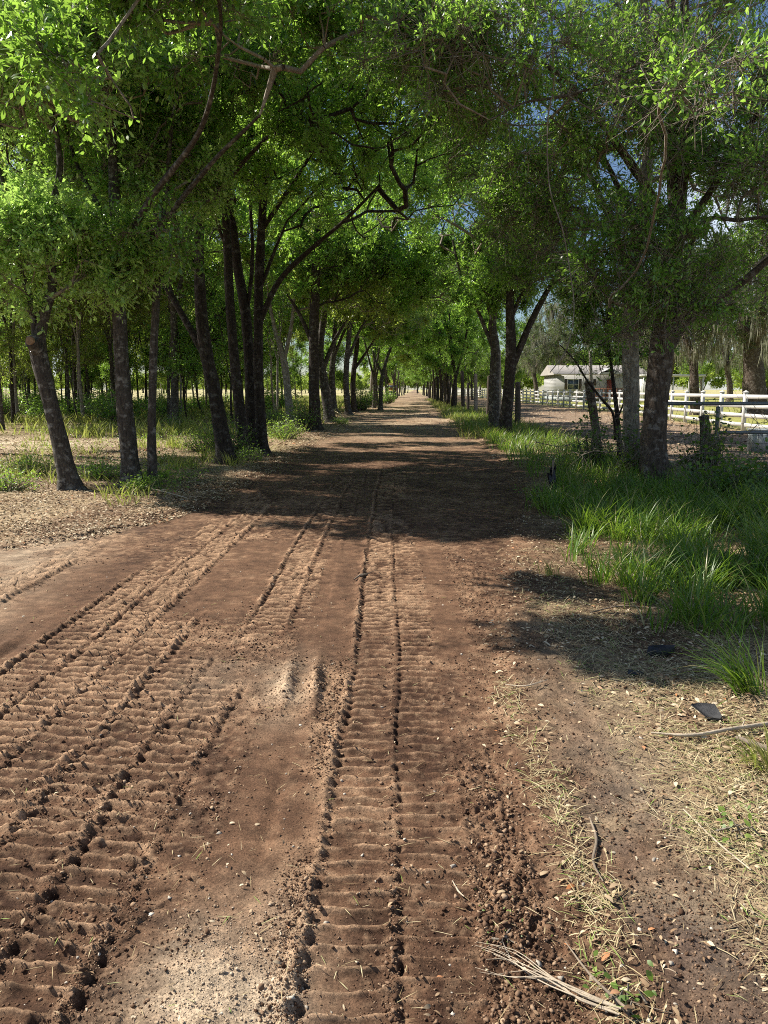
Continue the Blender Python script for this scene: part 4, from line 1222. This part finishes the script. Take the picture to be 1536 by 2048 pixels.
# ------------------------------------------------------------------ shrubs and seedlings
def shrub(name, loc, r, h, n_st, label, rng, mat='leaf_bush', L0=.06, per=10, group=None, aspect=.5, cat='shrub'):
    o = np.array([loc[0], loc[1], hz(*loc)])
    root = thing(name, tuple(o), label, cat, group)
    a = rng.uniform(0, 6.28, n_st); q = rng.random(n_st) ** .6
    E = np.column_stack([np.cos(a) * q * r, np.sin(a) * q * r, h * rng.uniform(.35, 1.0, n_st) * (1 - .45 * q ** 2)])
    B = E * np.array([.25, .25, 0]) + rng.normal(0, .03, (n_st, 3)) * np.array([1, 1, 0])
    v, f = prisms(B, E, .005 + .004 * h, .002)
    m = MB(); m.add(v, f)
    idx = np.repeat(np.arange(n_st), per)
    t = rng.uniform(.3, 1.05, len(idx))
    LB = B[idx] + (E - B)[idx] * t[:, None] + rng.normal(0, .05 + .04 * r, (len(idx), 3))
    LB[:, 2] = np.abs(LB[:, 2])
    m.build('stems', M['twig'], root)
    D = rng.normal(0, 1, (len(idx), 3)); D[:, 2] *= .5
    Nn = rng.normal(0, .55, (len(idx), 3)); Nn[:, 2] += .9
    L = L0 * rng.uniform(.5, 1.2, len(idx))
    V, f = leaves_np(LB, D, Nn, L, L * aspect, True)
    mesh_np('foliage', V, f, M[mat], root)
    return root


r = R(100)
SH = [((452, 915), .75, 1.15, 160, 'leafy green shrub around the foot of the dark trunk with the limb reaching left', 'leaf_bush', .07),
      ((405, 905), .65, .75, 110, 'low shrub left of the dark trunk with the limb reaching left', 'leaf_bush', .06),
      ((352, 860), .8, .7, 110, 'yellow-green bush in the sunlit gap between the slender and the dark trunk', 'leaf_bush', .07),
      ((500, 925), .35, .4, 50, 'small shrub at the feet of the three trunks', 'leaf_bush', .05),
      ((608, 862), .9, 1.5, 160, 'bright green bush left of the upright trunk at the road edge', 'leaf_bush', .09),
      ((570, 880), .8, .8, 120, 'grassy shrub before the pale forked trunk', 'leaf_bush', .07),
      ((722, 822), 1.3, 2.3, 210, 'bright sunlit bush between the twin trunks and the leaning one', 'leaf_bush', .13),
      ((745, 812), 1.2, 1.8, 170, 'bright sunlit bush around the white-lit slim trunk', 'leaf_bush', .13),
      ((776, 808), 1.1, 2.0, 150, 'dark green bush below the parked truck', 'leaf', .13),
      ((60, 955), .55, .45, 90, 'low weedy shrub beside the leaning trunk', 'leaf_bush', .05),
      ((20, 985), .5, .35, 80, 'low weedy shrub at the edge of the leaf litter', 'leaf_bush', .05),
      ((205, 962), .5, .38, 80, 'low shrub between the leaning and the stout straight trunk', 'leaf', .05),
      ((285, 985), .3, .22, 45, 'small green sprout between the straight and the slender trunk', 'leaf_bush', .06),
      ((545, 850), .9, 1.0, 110, 'shady shrub behind the three trunks', 'leaf', .08),
      ((15, 838), 1.4, 2.4, 200, 'tall dark bush at the near edge of the wood', 'leaf', .11),
      ((80, 828), 1.4, 1.7, 170, 'rounded bush at the edge of the wood', 'leaf_bush', .11),
      ((225, 812), 1.5, 1.6, 160, 'bush under the trees of the wood', 'leaf', .12),
      ((318, 815), 1.6, 2.0, 170, 'bright bush under the trees of the wood', 'leaf_bush', .12),
      ((470, 805), 1.6, 1.7, 150, 'bush in the wood behind the dark trunks', 'leaf', .12),
      ((680, 850), .5, .35, 60, 'small yellow shrub at the road edge before the twin trunks', 'leaf_bush', .06)]
for k, ((u, v), rad_, h, ns, lab, mt, L0) in enumerate(SH):
    g = G(u, v)
    shrub('shrub', (g[0], g[1]), rad_, h, ns, lab, r, mt, L0)
# undergrowth of the wood: a loose belt of low bushes
for k in range(30):
    y = r.uniform(34, 74); x = -6 - r.random() * y * .55
    if k == 0:
        ub = shrub('undergrowth_bush', (x, y), 1.3, 1.4, 110, 'low bush in the undergrowth of the wood', r, 'leaf', .14, group='low bushes in the undergrowth of the wood')
    else:
        dup(ub, (x, y, hz(x, y)), r.uniform(0, 6), r.uniform(.6, 1.5))
# broadleaf shrubs at the foot of the great oak
for (x, y, rad_, h, ns, lab, L0) in [(4.6, 10.6, .75, .85, 120, 'vine-like shrub with round leaves at the foot of the great oak', .075), (5.6, 10.9, .8, 1.0, 130, 'round-leaved shrub before the grey gate', .075),
                                     (4.2, 13.2, .5, 1.3, 90, 'dark leafy sapling behind the great oak', .07), (5.3, 13.0, .55, 1.5, 90, 'shrub covering the left end of the pipe gate', .07),
                                     (3.35, 10.9, .28, .32, 28, 'small sprout with pale leaves at the base of the great oak', .06), (3.9, 15.0, .5, 1.4, 70, 'thin dark shrub behind the leaning snag', .07)]:
    shrub('broadleaf_shrub', (x, y), rad_, h, ns, lab, r, 'leaf_vine', L0, aspect=.8)
for (u, v, s, lab) in [(1165, 1085, .10, 'tiny bright seedling at the edge of the green grass'), (1040, 985, .09, 'round-leaved seedling beside the road edge'), (1075, 1005, .12, 'pale green seedling beside the black plastic'),
                       (1252, 2035, .05, 'lime-green sprout at the tip of the long forked stick'), (1478, 1690, .06, 'yellow-green seedling in the dry straw'), (330, 960, .16, 'green sprout beside the slender trunk'),
                       (130, 925, .16, 'bright sprout growing against the leaning trunk'), (1010, 1895, .018, 'tiny green leaf pair on the bare soil')]:
    g = G(u, v)
    shrub('seedling', (g[0], g[1]), s, s * 1.1, 7, lab, r, 'leaf_bush', s * .55, 4, aspect=.6, cat='seedling')

# distinct grass tufts that stand out of the verge
for (u, v, n, h, lean, az0, lab, m) in [(1500, 1400, 110, .50, .9, 2.6, 'large dark tuft of long grass bent toward the road', 'grass'), (1290, 1215, 45, .26, .6, 1.6, 'lone green tuft in the shaded leaf litter', 'grass'),
                                        (1155, 1115, 60, .32, .35, 1.6, 'upright grass tuft at the corner of the grass patch', 'grass'), (1225, 985, 70, .42, .2, 1.6, 'sunlit yellow-green tuft in front of the great oak', 'grass_yel'),
                                        (1100, 1160, 26, .18, .3, 1.6, 'small yellow tuft on the bare road shoulder', 'grass_yel'), (1530, 1560, 60, .26, .9, 3.0, 'yellowing tuft beside the white stick', 'grass_yel')]:
    g = G(u, v); nn = n
    P = np.column_stack([g[0] + r.normal(0, .035, nn), g[1] + r.normal(0, .035, nn), np.zeros(nn)])
    P[:, 2] = height(P[:, 0], P[:, 1])
    az = r.normal(az0, 1.3 if lean < .8 else .75, nn)
    o = blades('grass_tuft', P, r.uniform(.5, 1.1, nn) * h, r.uniform(.006, .010, nn), r.uniform(.1, 1, nn) * lean, az, M[m], None, None, 4, .9, r)
    tag(o, lab, 'grass tuft')


# ------------------------------------------------------------------ sticks, log, scraps on the ground
def stick(name, pts_px, w, mat, label, cat='stick', lift=.012, twigs=0, rng=r, rough=.12):
    P = np.array([G(u, v) for u, v in pts_px])
    P[:, 2] = height(P[:, 0], P[:, 1]) + lift
    wv = np.array(w) / 2
    pts, rad = spline(P, wv, .03)
    m = MB(); m.tube(pts - P[0], rad, 7, True, rough, rng)
    for k in range(twigs):
        i = int(rng.integers(len(pts) // 4, len(pts) - 1)); d = unit(pts[min(i + 1, len(pts) - 1)] - pts[i - 1])
        a = rng.choice([-1, 1]) * rng.uniform(.3, .8)
        e = np.array([d[0] * math.cos(a) - d[1] * math.sin(a), d[0] * math.sin(a) + d[1] * math.cos(a), rng.uniform(0, .15)])
        s = pts[i] - P[0]; L = rng.uniform(.05, .22)
        m.tube([s, s + e * L * .5, s + e * L + np.array([0, 0, .004])], [rad[i] * .5, rad[i] * .4, .0012], 5)
    o = m.build(name, M[mat], None, True)
    o.location = tuple(P[0])
    return tag(o, label, cat)


stick('stick', [(1300, 1492), (1380, 1500), (1460, 1487), (1560, 1470)], [.008, .017, .018, .02], 'deadwood', 'bleached white stick lying across the verge', lift=.03, twigs=2)
stick('stick', [(1470, 1500), (1500, 1508), (1570, 1530)], [.02, .03, .03], 'greywood', 'thick brown stick under the bleached white one', lift=.015)
stick('stick', [(1130, 1905), (1180, 1970), (1255, 2060)], [.003, .007, .009], 'greywood', 'long thin forked stick reaching the bottom edge', lift=.018, twigs=2)
stick('root', [(1178, 1655), (1192, 1700), (1185, 1745), (1205, 1790)], [.006, .011, .010, .004], 'greywood', 'short crooked dark root on the straw', 'root', lift=.012)
stick('stick', [(1365, 1640), (1430, 1700), (1500, 1765)], [.004, .007, .006], 'deadwood', 'thin tan stick in the dry straw', lift=.015)
stick('stick', [(272, 980), (320, 990), (372, 1004)], [.025, .028, .012], 'deadwood', 'pale branch lying at the foot of the slender trunk', lift=.03, twigs=2)
stick('stick', [(905, 1765), (917, 1782), (928, 1792)], [.003, .006, .004], 'deadwood', 'tiny white curved stick on the soil clods', lift=.012)
stick('stick', [(708, 1162), (722, 1155), (737, 1146)], [.010, .018, .010], 'greywood', 'small dark twig in the road between the tracks', lift=.012, twigs=3)
stick('stick', [(690, 845), (668, 830), (655, 838)], [.03, .05, .02], 'deadwood', 'bent pale branch at the foot of the twin trunks', lift=.2, twigs=4)
stick('stick', [(1010, 1385), (1050, 1392), (1095, 1380)], [.004, .008, .003], 'deadwood', 'forked pale twig at the edge of the straw', lift=.02, twigs=4)
stick('stick', [(1180, 1235), (1240, 1225), (1320, 1232)], [.008, .012, .006], 'greywood', 'thin grey stick in the shaded leaf litter', lift=.02, twigs=3)
stick('log', [(1238, 1158), (1270, 1168), (1318, 1185)], [.09, .10, .08], 'greywood', 'short rotten log half hidden by the grass', 'log', lift=.03)
# straw-like bundle of dead frond
fr = thing('dead_frond', tuple(G(1230, 2040)), 'split dry frond stalk of pale fibres lying on the soil', 'dead frond')
fo = np.array(fr.location)
for k in range(10):
    e = (965 + r.normal(0, 16), 1925 + r.normal(0, 18)); mdl = (1085 + r.normal(0, 7), 1975 + r.normal(0, 7)); b = (1235 + r.normal(0, 3), 2050 + r.normal(0, 3))
    P = np.array([G(*b), G(*((np.array(b) + mdl) / 2 + r.normal(0, 5, 2))), G(*mdl), G(*((np.array(e) + mdl) / 2 + r.normal(0, 9, 2))), G(*e)]); P[:, 2] = height(P[:, 0], P[:, 1]) + np.array([.012, .02, .022, .014, .004 + .012 * r.random()])
    pts, rd = spline(P, [.0030, .0026, .0020, .0012, .0006], .03)
    m = MB(); m.tube(pts - fo, rd, 5, True, .2, r); m.build('fibre', M['deadwood'], fr, True)


def scrap(name, u, v, outline, mat, label, lift, cat, tilt=(0, 0), th=.006, crumple=0):
    """a thin torn sheet with thickness"""
    g = G(u, v); g[2] = hz(g[0], g[1]) + lift
    n = 14
    m = MB()
    o = np.array(outline, float)
    c = o.mean(0)
    rings = [o * 0 + c, c + (o - c) * .5, o]
    V = []
    for side in (0, 1):
        for rg in rings:
            z = rg[:, 0] * tilt[0] + rg[:, 1] * tilt[1] + crumple * fbm(rg[:, 0] * 14, rg[:, 1] * 14, 77, 3) - side * th
            V.append(np.column_stack([rg, z]))
    k = len(o); V = np.vstack(V); f = []
    for s in (0, 1):
        for a in (0, 1):
            for i in range(k):
                q = [s * 3 * k + a * k + i, s * 3 * k + a * k + (i + 1) % k, s * 3 * k + (a + 1) * k + (i + 1) % k, s * 3 * k + (a + 1) * k + i]
                f.append(q if s else q[::-1])
    for i in range(k): f.append([2 * k + i, 2 * k + (i + 1) % k, 5 * k + (i + 1) % k, 5 * k + i])
    m.add(V, np.array(f)); ob = m.build(name, M[mat], None, False); ob.location = tuple(g)
    return tag(ob, label, cat)


scrap('roofing_scrap', 1412, 1452, [(-.06, .045), (-.02, .05), (.05, .035), (.06, -.03), (.045, -.045), (-.01, -.03), (-.035, .01)], 'shingle', 'dark grey pointed scrap of roofing beside the white stick', .045, 'scrap', (.1, .5), .008)
scrap('plastic_scrap', 1318, 1318, [(-.09, -.03), (-.05, .05), (.03, .06), (.10, .03), (.08, -.03), (0, -.05)], 'black', 'crumpled black plastic sheet in the shaded litter', .03, 'scrap', (.0, .3), .004, .05)
scrap('plastic_scrap', 1270, 1362, [(-.05, -.02), (-.03, .03), (.03, .035), (.05, 0), (.01, -.035)], 'black', 'small torn piece of black plastic in front of the bigger sheet', .02, 'scrap', (.0, .3), .004, .04)
# black silt-fence remnant: stake with plastic gathered round it
g = G(1103, 1002); g[2] = hz(g[0], g[1])
bs = thing('silt_fence_stake', tuple(g), 'short stake wrapped in black plastic sheet at the road edge', 'stake')
m = MB(); m.tube([[0, 0, -.05], [.01, 0, .25], [.005, .01, .56]], [.02, .019, .016], 6, True, .1, r); m.build('stake', M['greywood'], bs, True)
V = []; nr, ns = 26, 26
for i in range(nr):
    t = i / (nr - 1)
    for j in range(ns):
        a = j / ns * 2 * math.pi
        rad_ = (.042 + .016 * vnoise(t * 9, a * .5, 3)) * (1 + .35 * math.sin(2 * a + 7 * t) + .25 * math.sin(5 * a - 9 * t)) + .17 * max(0, 1 - t * 3.1) ** 1.4 * (1 + .5 * math.cos(a - 3.6) + .35 * math.sin(7 * a))
        rad_ *= .75 + .5 * float(vnoise(t * 7 + 5, 3 * math.cos(a) + 9, 4))
        V.append([math.cos(a) * rad_, math.sin(a) * rad_, t * (.42 + .07 * math.sin(a + 1) + .04 * math.sin(4 * a))])
f = [[i * ns + j, i * ns + (j + 1) % ns, (i + 1) * ns + (j + 1) % ns, (i + 1) * ns + j] for i in range(nr - 1) for j in range(ns)]
mesh_np('plastic_sheet', np.array(V), np.array(f), M['black'], bs, True)

# ------------------------------------------------------------------ leaning snag, posts, hanging vine
def upright(name, pts, rads, mat, label, cat, sides=9, rough=.1, seg=.08, splinter=0):
    o = pts[0].copy()
    root = thing(name, tuple(o), label, cat) if splinter else None
    p, rd = spline(np.array(pts), rads, seg)
    m = MB(); m.tube(p - o, rd, sides, True, rough, r, .15)
    ob = m.build('trunk' if root else name, M[mat], root, True)
    if splinter:
        m = MB()
        for k in range(splinter):
            s = p[-1] - o + np.array([r.normal(0, rads[-1] * .5), r.normal(0, rads[-1] * .5), -.05])
            m.tube([s, s + np.array([r.normal(0, .01), r.normal(0, .01), r.uniform(.08, .16)])], [.014, .003], 4)
        m.build('splintered_top', M['deadwood'], root)
        return root
    ob.location = tuple(o)
    return tag(ob, label, cat)


Yb = 15.0
l = [[np.array([at(1240, 935, Yb), at(1236, 850, Yb), at(1226, 760, Yb), at(1212, 660, Yb), at(1190, 560, Yb)]), np.array([.05, .045, .035, .028, .015])],
     [np.array([at(1234, 840, Yb), at(1255, 780, Yb), at(1262, 700, Yb - .2)]), np.array([.02, .015, .01])]]
l[0][0][0][2] = hz(*l[0][0][0][:2]) - .05
make_tree('sapling', l[0][0][0], l, [(*at(1222, 640, Yb), .8, .7, 1.0, 60), (*at(1180, 590, Yb), .6, .5, .5, 24)], R(66),
          'thin leafy sapling between the leaning snag and the great oak', 'tree', mats=('bark_dark', 'leaf'), n_tw=520, per=7, L0=.07, zmin=1.2, bare=500)
Yb = G(1198, 926)[1]
pts = [at(1200, 928, Yb), at(1193, 870, Yb), at(1184, 810, Yb), at(1178, 765, Yb)]; pts[0][2] = hz(*pts[0][:2]) - .05
upright('snag', pts, [.075, .085, .09, .10], 'bark_red', 'leaning broken snag with a dark jagged top, on the verge', 'dead tree', splinter=7)
pts = [at(1190, 818, 62), at(1182, 760, 62), at(1181, 702, 62)]; pts[0][2] = 0
upright('pole', pts, [.16, .15, .12], 'bark_pale_lit', 'tall pale bare pole rising behind the leaning snag', 'pole', seg=.5)
pts = [at(1414, 922, 15.2), at(1411, 870, 15.2), at(1408, 832, 15.2)]; pts[0][2] = hz(*pts[0][:2]) - .05
upright('broken_post', pts, [.10, .11, .10], 'bark_red', 'short broken brown post before the pipe gate', 'post', splinter=5)
br = thing('fallen_branch', tuple(at(1231, 880, 14.8)), 'thin dark dead branch leaning down across the snag', 'branch')
bo = np.array(br.location)
Pb = np.array([at(1120, 690, 14.0), at(1150, 722, 14.1), at(1175, 762, 14.3), at(1205, 800, 14.5), at(1226, 828, 14.7), at(1231, 880, 14.8)])
pts, rd = spline(Pb, [.008, .014, .02, .024, .026, .028], .1)
m = MB(); m.tube(pts - bo, rd, 6, True, .15, r); m.build('stem', M['bark_dark'], br, True)
m = MB()
for k in range(46):
    i = int(r.integers(0, len(pts))); s = pts[i] - bo
    d = unit(np.array([r.normal(), r.normal() * .5, r.normal() * .8])); e = s + d * r.uniform(.2, .8)
    m.tube([s, (s + e) / 2 + r.normal(0, .05, 3), e], [.006, .004, .0015], 3, False)
m.build('twigs', M['twig'], br)
# hanging vine
vp = [(1096, -60), (1101, 0), (1107, 137), (1107, 178), (1095, 248), (1099, 373), (1124, 455), (1138, 530), (1148, 621), (1132, 700), (1100, 745)]
P = np.array([at(u, v, 9.4 + .12 * k) for k, (u, v) in enumerate(vp)])
pts, rd = spline(P, np.linspace(.011, .006, len(P)), .06)
m = MB(); m.tube(pts - P[0], rd, 6, True, .15, r); o = m.build('hanging_vine', M['bark_pale_lit'], None, True); o.location = tuple(P[0])
tag(o, 'long pale vine hanging in a curve from the great oak', 'vine')
# bare dead twigs caught round the snag and trunk foot
for (u, v, Yk, n_, lab) in [(1262, 880, 12.9, 60, 'tangle of thin bare twigs around the double trunk'), (1150, 860, 16, 34, 'tangle of thin bare twigs left of the snag'), (1420, 900, 12.6, 60, 'tangle of thin bare twigs before the pipe gate'), (1340, 640, 11.3, 90, 'dead twig cluster hanging on the great oak where it forks')]:
    c = at(u, v, Yk); m = MB()
    for k in range(n_):
        if k == 0:
            wand = np.cumsum(np.vstack([[[-.8, 0, -.25]], r.normal(0, .05, (9, 3)) + np.array([.18, .0, .05])]), 0)
            m.tube(wand, np.linspace(.009, .004, 10), 5, False)
        s = wand[int(r.integers(0, 10))]; d = unit(r.normal(0, 1, 3)); L = r.uniform(.25, .8)
        m.tube([s, s + d * L * .5 + r.normal(0, .04, 3), s + d * L], [.0045, .0035, .0015], 3, False)
    o = m.build('dead_twigs', M['twig'], None); o.location = tuple(c); tag(o, lab, 'twigs')

# ------------------------------------------------------------------ wire fence with dark posts along the right verge
fz = thing('wire_fence', (5.2, 28, 0), 'old wire fence of dark uneven posts along the grassy verge', 'fence')
fo = np.array([5.2, 28, 0.0])
posts = []
spec = [(1035, 858, 765, 12), (998, 846, 700, 8), (975, 842, 752, 9), (951, 832, 748, 8), (936, 826, 766, 6), (926, 822, 742, 8), (912, 815, 765, 5), (897, 812, 750, 6), (890, 808, 752, 6), (883, 806, 755, 5), (876, 803, 757, 5), (870, 801, 758, 4), (865, 799, 760, 4), (860, 797, 762, 4)]
for k, (u, vb, vt, w) in enumerate(spec):
    b = G(u, vb); top = at(u + (4 if k in (2, 7, 9) else (-2 if k == 5 else 0)), vt, b[1]); b[2] = hz(b[0], b[1]) - .1
    m = MB(); rd = w / 2 / F * b[1]
    m.tube([b - fo, (b + top) / 2 - fo + np.array([.02, 0, 0]), top - fo], [rd, rd * .97, rd * .85], 8, True, .08, r)
    o = m.build('post', M['twig' if k in (1, 3) else 'post'], fz, True)
    posts.append((b, top))
posts.sort(key=lambda q: q[0][1])
for hgt in (.5, .95, 1.35):
    m = MB()
    P = []
    for (b, t), (b2, t2) in zip(posts[:-1], posts[1:]):
        a_ = np.array([b[0], b[1], hgt]); c_ = np.array([b2[0], b2[1], hgt])
        P += [a_, (a_ + c_) / 2 - np.array([0, 0, .05])]
    P.append(c_)
    m.tube(np.array(P) - fo, np.full(len(P), .006), 4, False); m.build('wire', M['wire'], fz)

# ------------------------------------------------------------------ white four-rail fence
FX = ([8, 30, 50, 90, 250], [12.9, 13.2, 14.9, 15.1, 15.6])
wf = thing('white_fence', (13, 20, 0), 'long white four-rail fence running beside the lane', 'fence')
wo_ = np.array([13, 20, 0.0])
yy = 17.0; fp = []
while yy < 236:
    fp.append((float(np.interp(yy, *FX)), yy)); yy += 2.44
for (x, y) in fp:
    m = MB(); b = np.array([x, y, 0]) - wo_
    m.box(b + [0, 0, .72], (.13, .13, 1.48)); m.box(b + [0, 0, 1.475], (.17, .17, .03))
    m.add(np.array([[-.08, -.08, 1.49], [.08, -.08, 1.49], [.08, .08, 1.49], [-.08, .08, 1.49], [0, 0, 1.56]]) + b, [[0, 1, 4], [1, 2, 4], [2, 3, 4], [3, 0, 4]])
    m.build('post', M['white'], wf)
for z in (.27, .62, .97, 1.32):
    m = MB()
    for (x0, y0), (x1, y1) in zip(fp[:-1], fp[1:]):
        a_ = math.atan2(y1 - y0, x1 - x0); L = math.hypot(x1 - x0, y1 - y0) - .13
        m.box(np.array([(x0 + x1) / 2, (y0 + y1) / 2, z]) - wo_, (L, .04, .15), a_)
    m.build('rail', M['white'], wf)

# ------------------------------------------------------------------ pipe gate with welded mesh
gx0, gx1, gy = at(1433, 850, 13.4)[0], at(1433, 850, 13.4)[0] + 3.6, 13.4
gt = thing('pipe_gate', (gx0, gy, 0), 'grey pipe gate with square wire mesh beside the great oak', 'gate')
m = MB()
m.tube([[-.95, .25, 1.35], [3.6, -.05, 1.35]], [.032, .032], 10); m.build('top_pipe', M['pipe'], gt, True)
m = MB(); m.tube([[0, 0, .86], [3.6, 0, .86]], [.028, .028], 10); m.build('middle_pipe', M['pipe'], gt, True)
m = MB(); m.tube([[0, 0, .12], [3.6, 0, .12]], [.028, .028], 10); m.build('bottom_pipe', M['pipe'], gt, True)
for px_ in (0, 3.6):
    m = MB(); m.tube([[px_, -.02, -.05], [px_, -.02, 1.30]], [.035, .035], 10); m.build('gate_post', M['pipe'], gt, True)
m = MB()
for k in range(24):
    x = .15 + k * .15
    m.tube([[x, .032, .12], [x, .032, .86]], [.0035, .0035], 4, False)
for k in range(5):
    z = .25 + k * .14
    m.tube([[0, .028, z], [3.6, .028, z]], [.0035, .0035], 4, False)
m.build('wire_mesh', M['wire'], gt)
g = G(1525, 905)
ub_ = thing('utility_box', (g[0] + .1, g[1], hz(g[0], g[1])), 'plain grey utility box standing behind the pipe gate', 'utility box')
m = MB(); m.box((0, 0, .28), (.78, .5, .56)); m.build('cabinet', M['boxgrey'], ub_)
m = MB(); m.box((0, 0, .575), (.84, .56, .03)); m.build('lid', M['boxgrey'], ub_)
m = MB(); m.box((-.2, -.258, .28), (.3, .012, .44)); m.build('door', M['boxgrey'], ub_)

# ------------------------------------------------------------------ grey single-storey house behind the white fence
HY = 100.0
A0 = at(1112, 778, HY); A0[2] = 0
hs = thing('mobile_home', (A0[0], HY, 0), 'grey single-storey house with a low roof behind the white fence', 'house')
W_, D_, H_ = 11.2, 8.0, 3.55
m = MB(); m.box((W_ / 2, D_ / 2, H_ / 2 + .35), (W_, D_, H_ - .7))
for k in range(16):   # lap siding
    z = .78 + k * .175
    m.box((W_ / 2, -.012, z), (W_, .024, .02)); m.box((-.012, D_ / 2, z), (.024, D_, .02))
m.build('wall', M['siding'], hs)
m = MB(); m.box((W_ / 2, D_ / 2, .34), (W_ - .1, D_ - .1, .72)); m.build('skirting', M['boxgrey'], hs)
m = MB(); e = .45; z0 = H_ - .02; z1 = H_ + 1.15
V = np.array([[-e, -e, z0], [W_ + e, -e, z0], [W_ + e, D_ + e, z0], [-e, D_ + e, z0], [-e, D_ / 2, z1], [W_ + e, D_ / 2, z1], [-e, -e, z0 - .14], [W_ + e, -e, z0 - .14], [W_ + e, D_ + e, z0 - .14], [-e, D_ + e, z0 - .14]])
m.add(V, np.array([[0, 1, 5, 4], [2, 3, 4, 5], [6, 7, 1, 0], [8, 9, 3, 2], [9, 8, 7, 6]])); m.add(V, np.array([[3, 0, 4], [1, 2, 5]])); m.add(V, np.array([[9, 6, 0, 3], [7, 8, 2, 1]]))
rf = m.build('roof', M['roof'], hs)
m = MB()
gxp = 6.6
V = np.array([[gxp - 1.6, -1.2, H_ - .12], [gxp + 1.6, -1.2, H_ - .12], [gxp, -1.2, H_ + .72], [gxp - 1.6, 2.2, H_ - .12], [gxp + 1.6, 2.2, H_ - .12], [gxp, 2.2, H_ + .72]])
m.add(V, np.array([[0, 1, 2], [5, 4, 3]])); m.add(V, np.array([[0, 2, 5, 3], [2, 1, 4, 5], [1, 0, 3, 4]])); m.build('porch_gable', M['siding'], hs)


def window(x, w, z, h, shutters=True):
    fr_ = MB()
    for (cx_, cz_, a_, b_) in ((x, z + h / 2, w + .12, .07), (x, z - h / 2, w + .12, .07), (x - w / 2, z, .07, h - .07), (x + w / 2, z, .07, h - .07), (x, z, .06, h - .07), (x, z, w - .07, .04)):
        fr_.box((cx_, -.045, cz_), (a_, .07, b_))
    f_ = fr_.build('window', M['white'], hs)
    p_ = MB(); p_.box((x, -.022, z), (w - .05, .03, h - .05)); p_.build('pane', M['glass'], f_)
    if shutters:
        for s in (-1, 1):
            q = MB(); q.box((x + s * (w / 2 + .24), -.04, z), (.34, .06, h + .1)); q.build('shutter', M['post'], f_)


window(2.15, 1.35, 2.2, 1.25); window(4.4, .5, 2.45, .7, True); window(9.6, 1.1, 2.2, 1.1)
m = MB(); m.box((6.95, -.05, 1.75), (.95, .08, 2.1)); dr = m.build('door', M['reddoor'], hs)
m = MB(); m.box((6.62, -.11, 1.7), (.05, .05, .05)); m.build('handle', M['pipe'], dr)
m = MB(); m.box((6.4, -1.1, .68), (3.9, 2.1, .08)); m.build('deck', M['redwood'], hs)
m = MB()
for k in range(8): m.box((4.5 + k * .54, -2.1, 1.15), (.09, .09, .95))
for z in (1.05, 1.62): m.box((6.4, -2.16, z), (3.9, .05, .12))
m.build('deck_rail', M['redwood'], hs)
m = MB()
for k in range(4): m.box((4.1 - k * .28, -1.1, .55 - k * .15), (.3, 1.2, .06))
m.build('steps', M['redwood'], hs)
# carport and the white box beside it
g = at(1285, 780, 88)
cp = thing('carport', (g[0], 88, 0), 'white open carport with a thin flat roof beyond the lawn', 'carport')
m = MB(); m.box((3.4, 2, 3.1), (7.0, 4.4, .22)); m.build('roof', M['white'], cp)
for x in (.1, 3.4, 6.7):
    for y in (0, 4): 
        m = MB(); m.box((x, y, 1.5), (.12, .12, 2.98)); m.build('post', M['white'], cp)
m = MB(); m.box((.75, 2.2, 1.35), (1.2, 3.2, 2.7)); m.build('storage_box', M['white'], cp)

# ------------------------------------------------------------------ truck at the far end of the road
tx = at(785, 790, 148)
tk = thing('parked_truck', (tx[0], 148, 0), 'small ochre truck with a white bumper at the far end of the road', 'truck')
m = MB(); m.box((0, 2.6, 1.55), (2.1, 3.6, 1.5)); m.box((0, .7, 1.75), (1.95, 1.3, 1.3)); m.build('body', M['yellow'], tk)
m = MB(); m.box((0, -.45, 1.05), (1.9, 1.1, .75)); m.build('hood', M['yellow'], tk)
m = MB(); m.box((0, -1.02, 1.05), (1.2, .06, .5)); m.build('grille', M['black'], tk)
m = MB(); m.box((0, .03, 2.0), (1.65, .06, .62)); m.build('windshield', M['glass'], tk)
m = MB(); m.box((0, -1.15, .62), (2.15, .22, .3)); m.build('bumper', M['white'], tk)
for s in (-1, 1):
    m = MB(); m.tube([[s * .75, -1.0, 1.15], [s * .75, -1.08, 1.15]], [.13, .13], 12); m.build('headlight', M['white'], tk, True)
    for y in (-.5, 3.4):
        m = MB(); m.tube([[s * .72, y, .45], [s * 1.02, y, .45]], [.45, .45], 18); w_ = m.build('wheel', M['rubber'], tk, True)
        m = MB(); m.tube([[s * 1.0, y, .45], [s * 1.04, y, .45]], [.22, .2], 12); m.build('rim', M['pipe'], w_, True)
m = MB(); m.box((0, 1.4, 2.55), (1.5, .5, .16)); m.build('light_bar', M['cutwood'], tk)
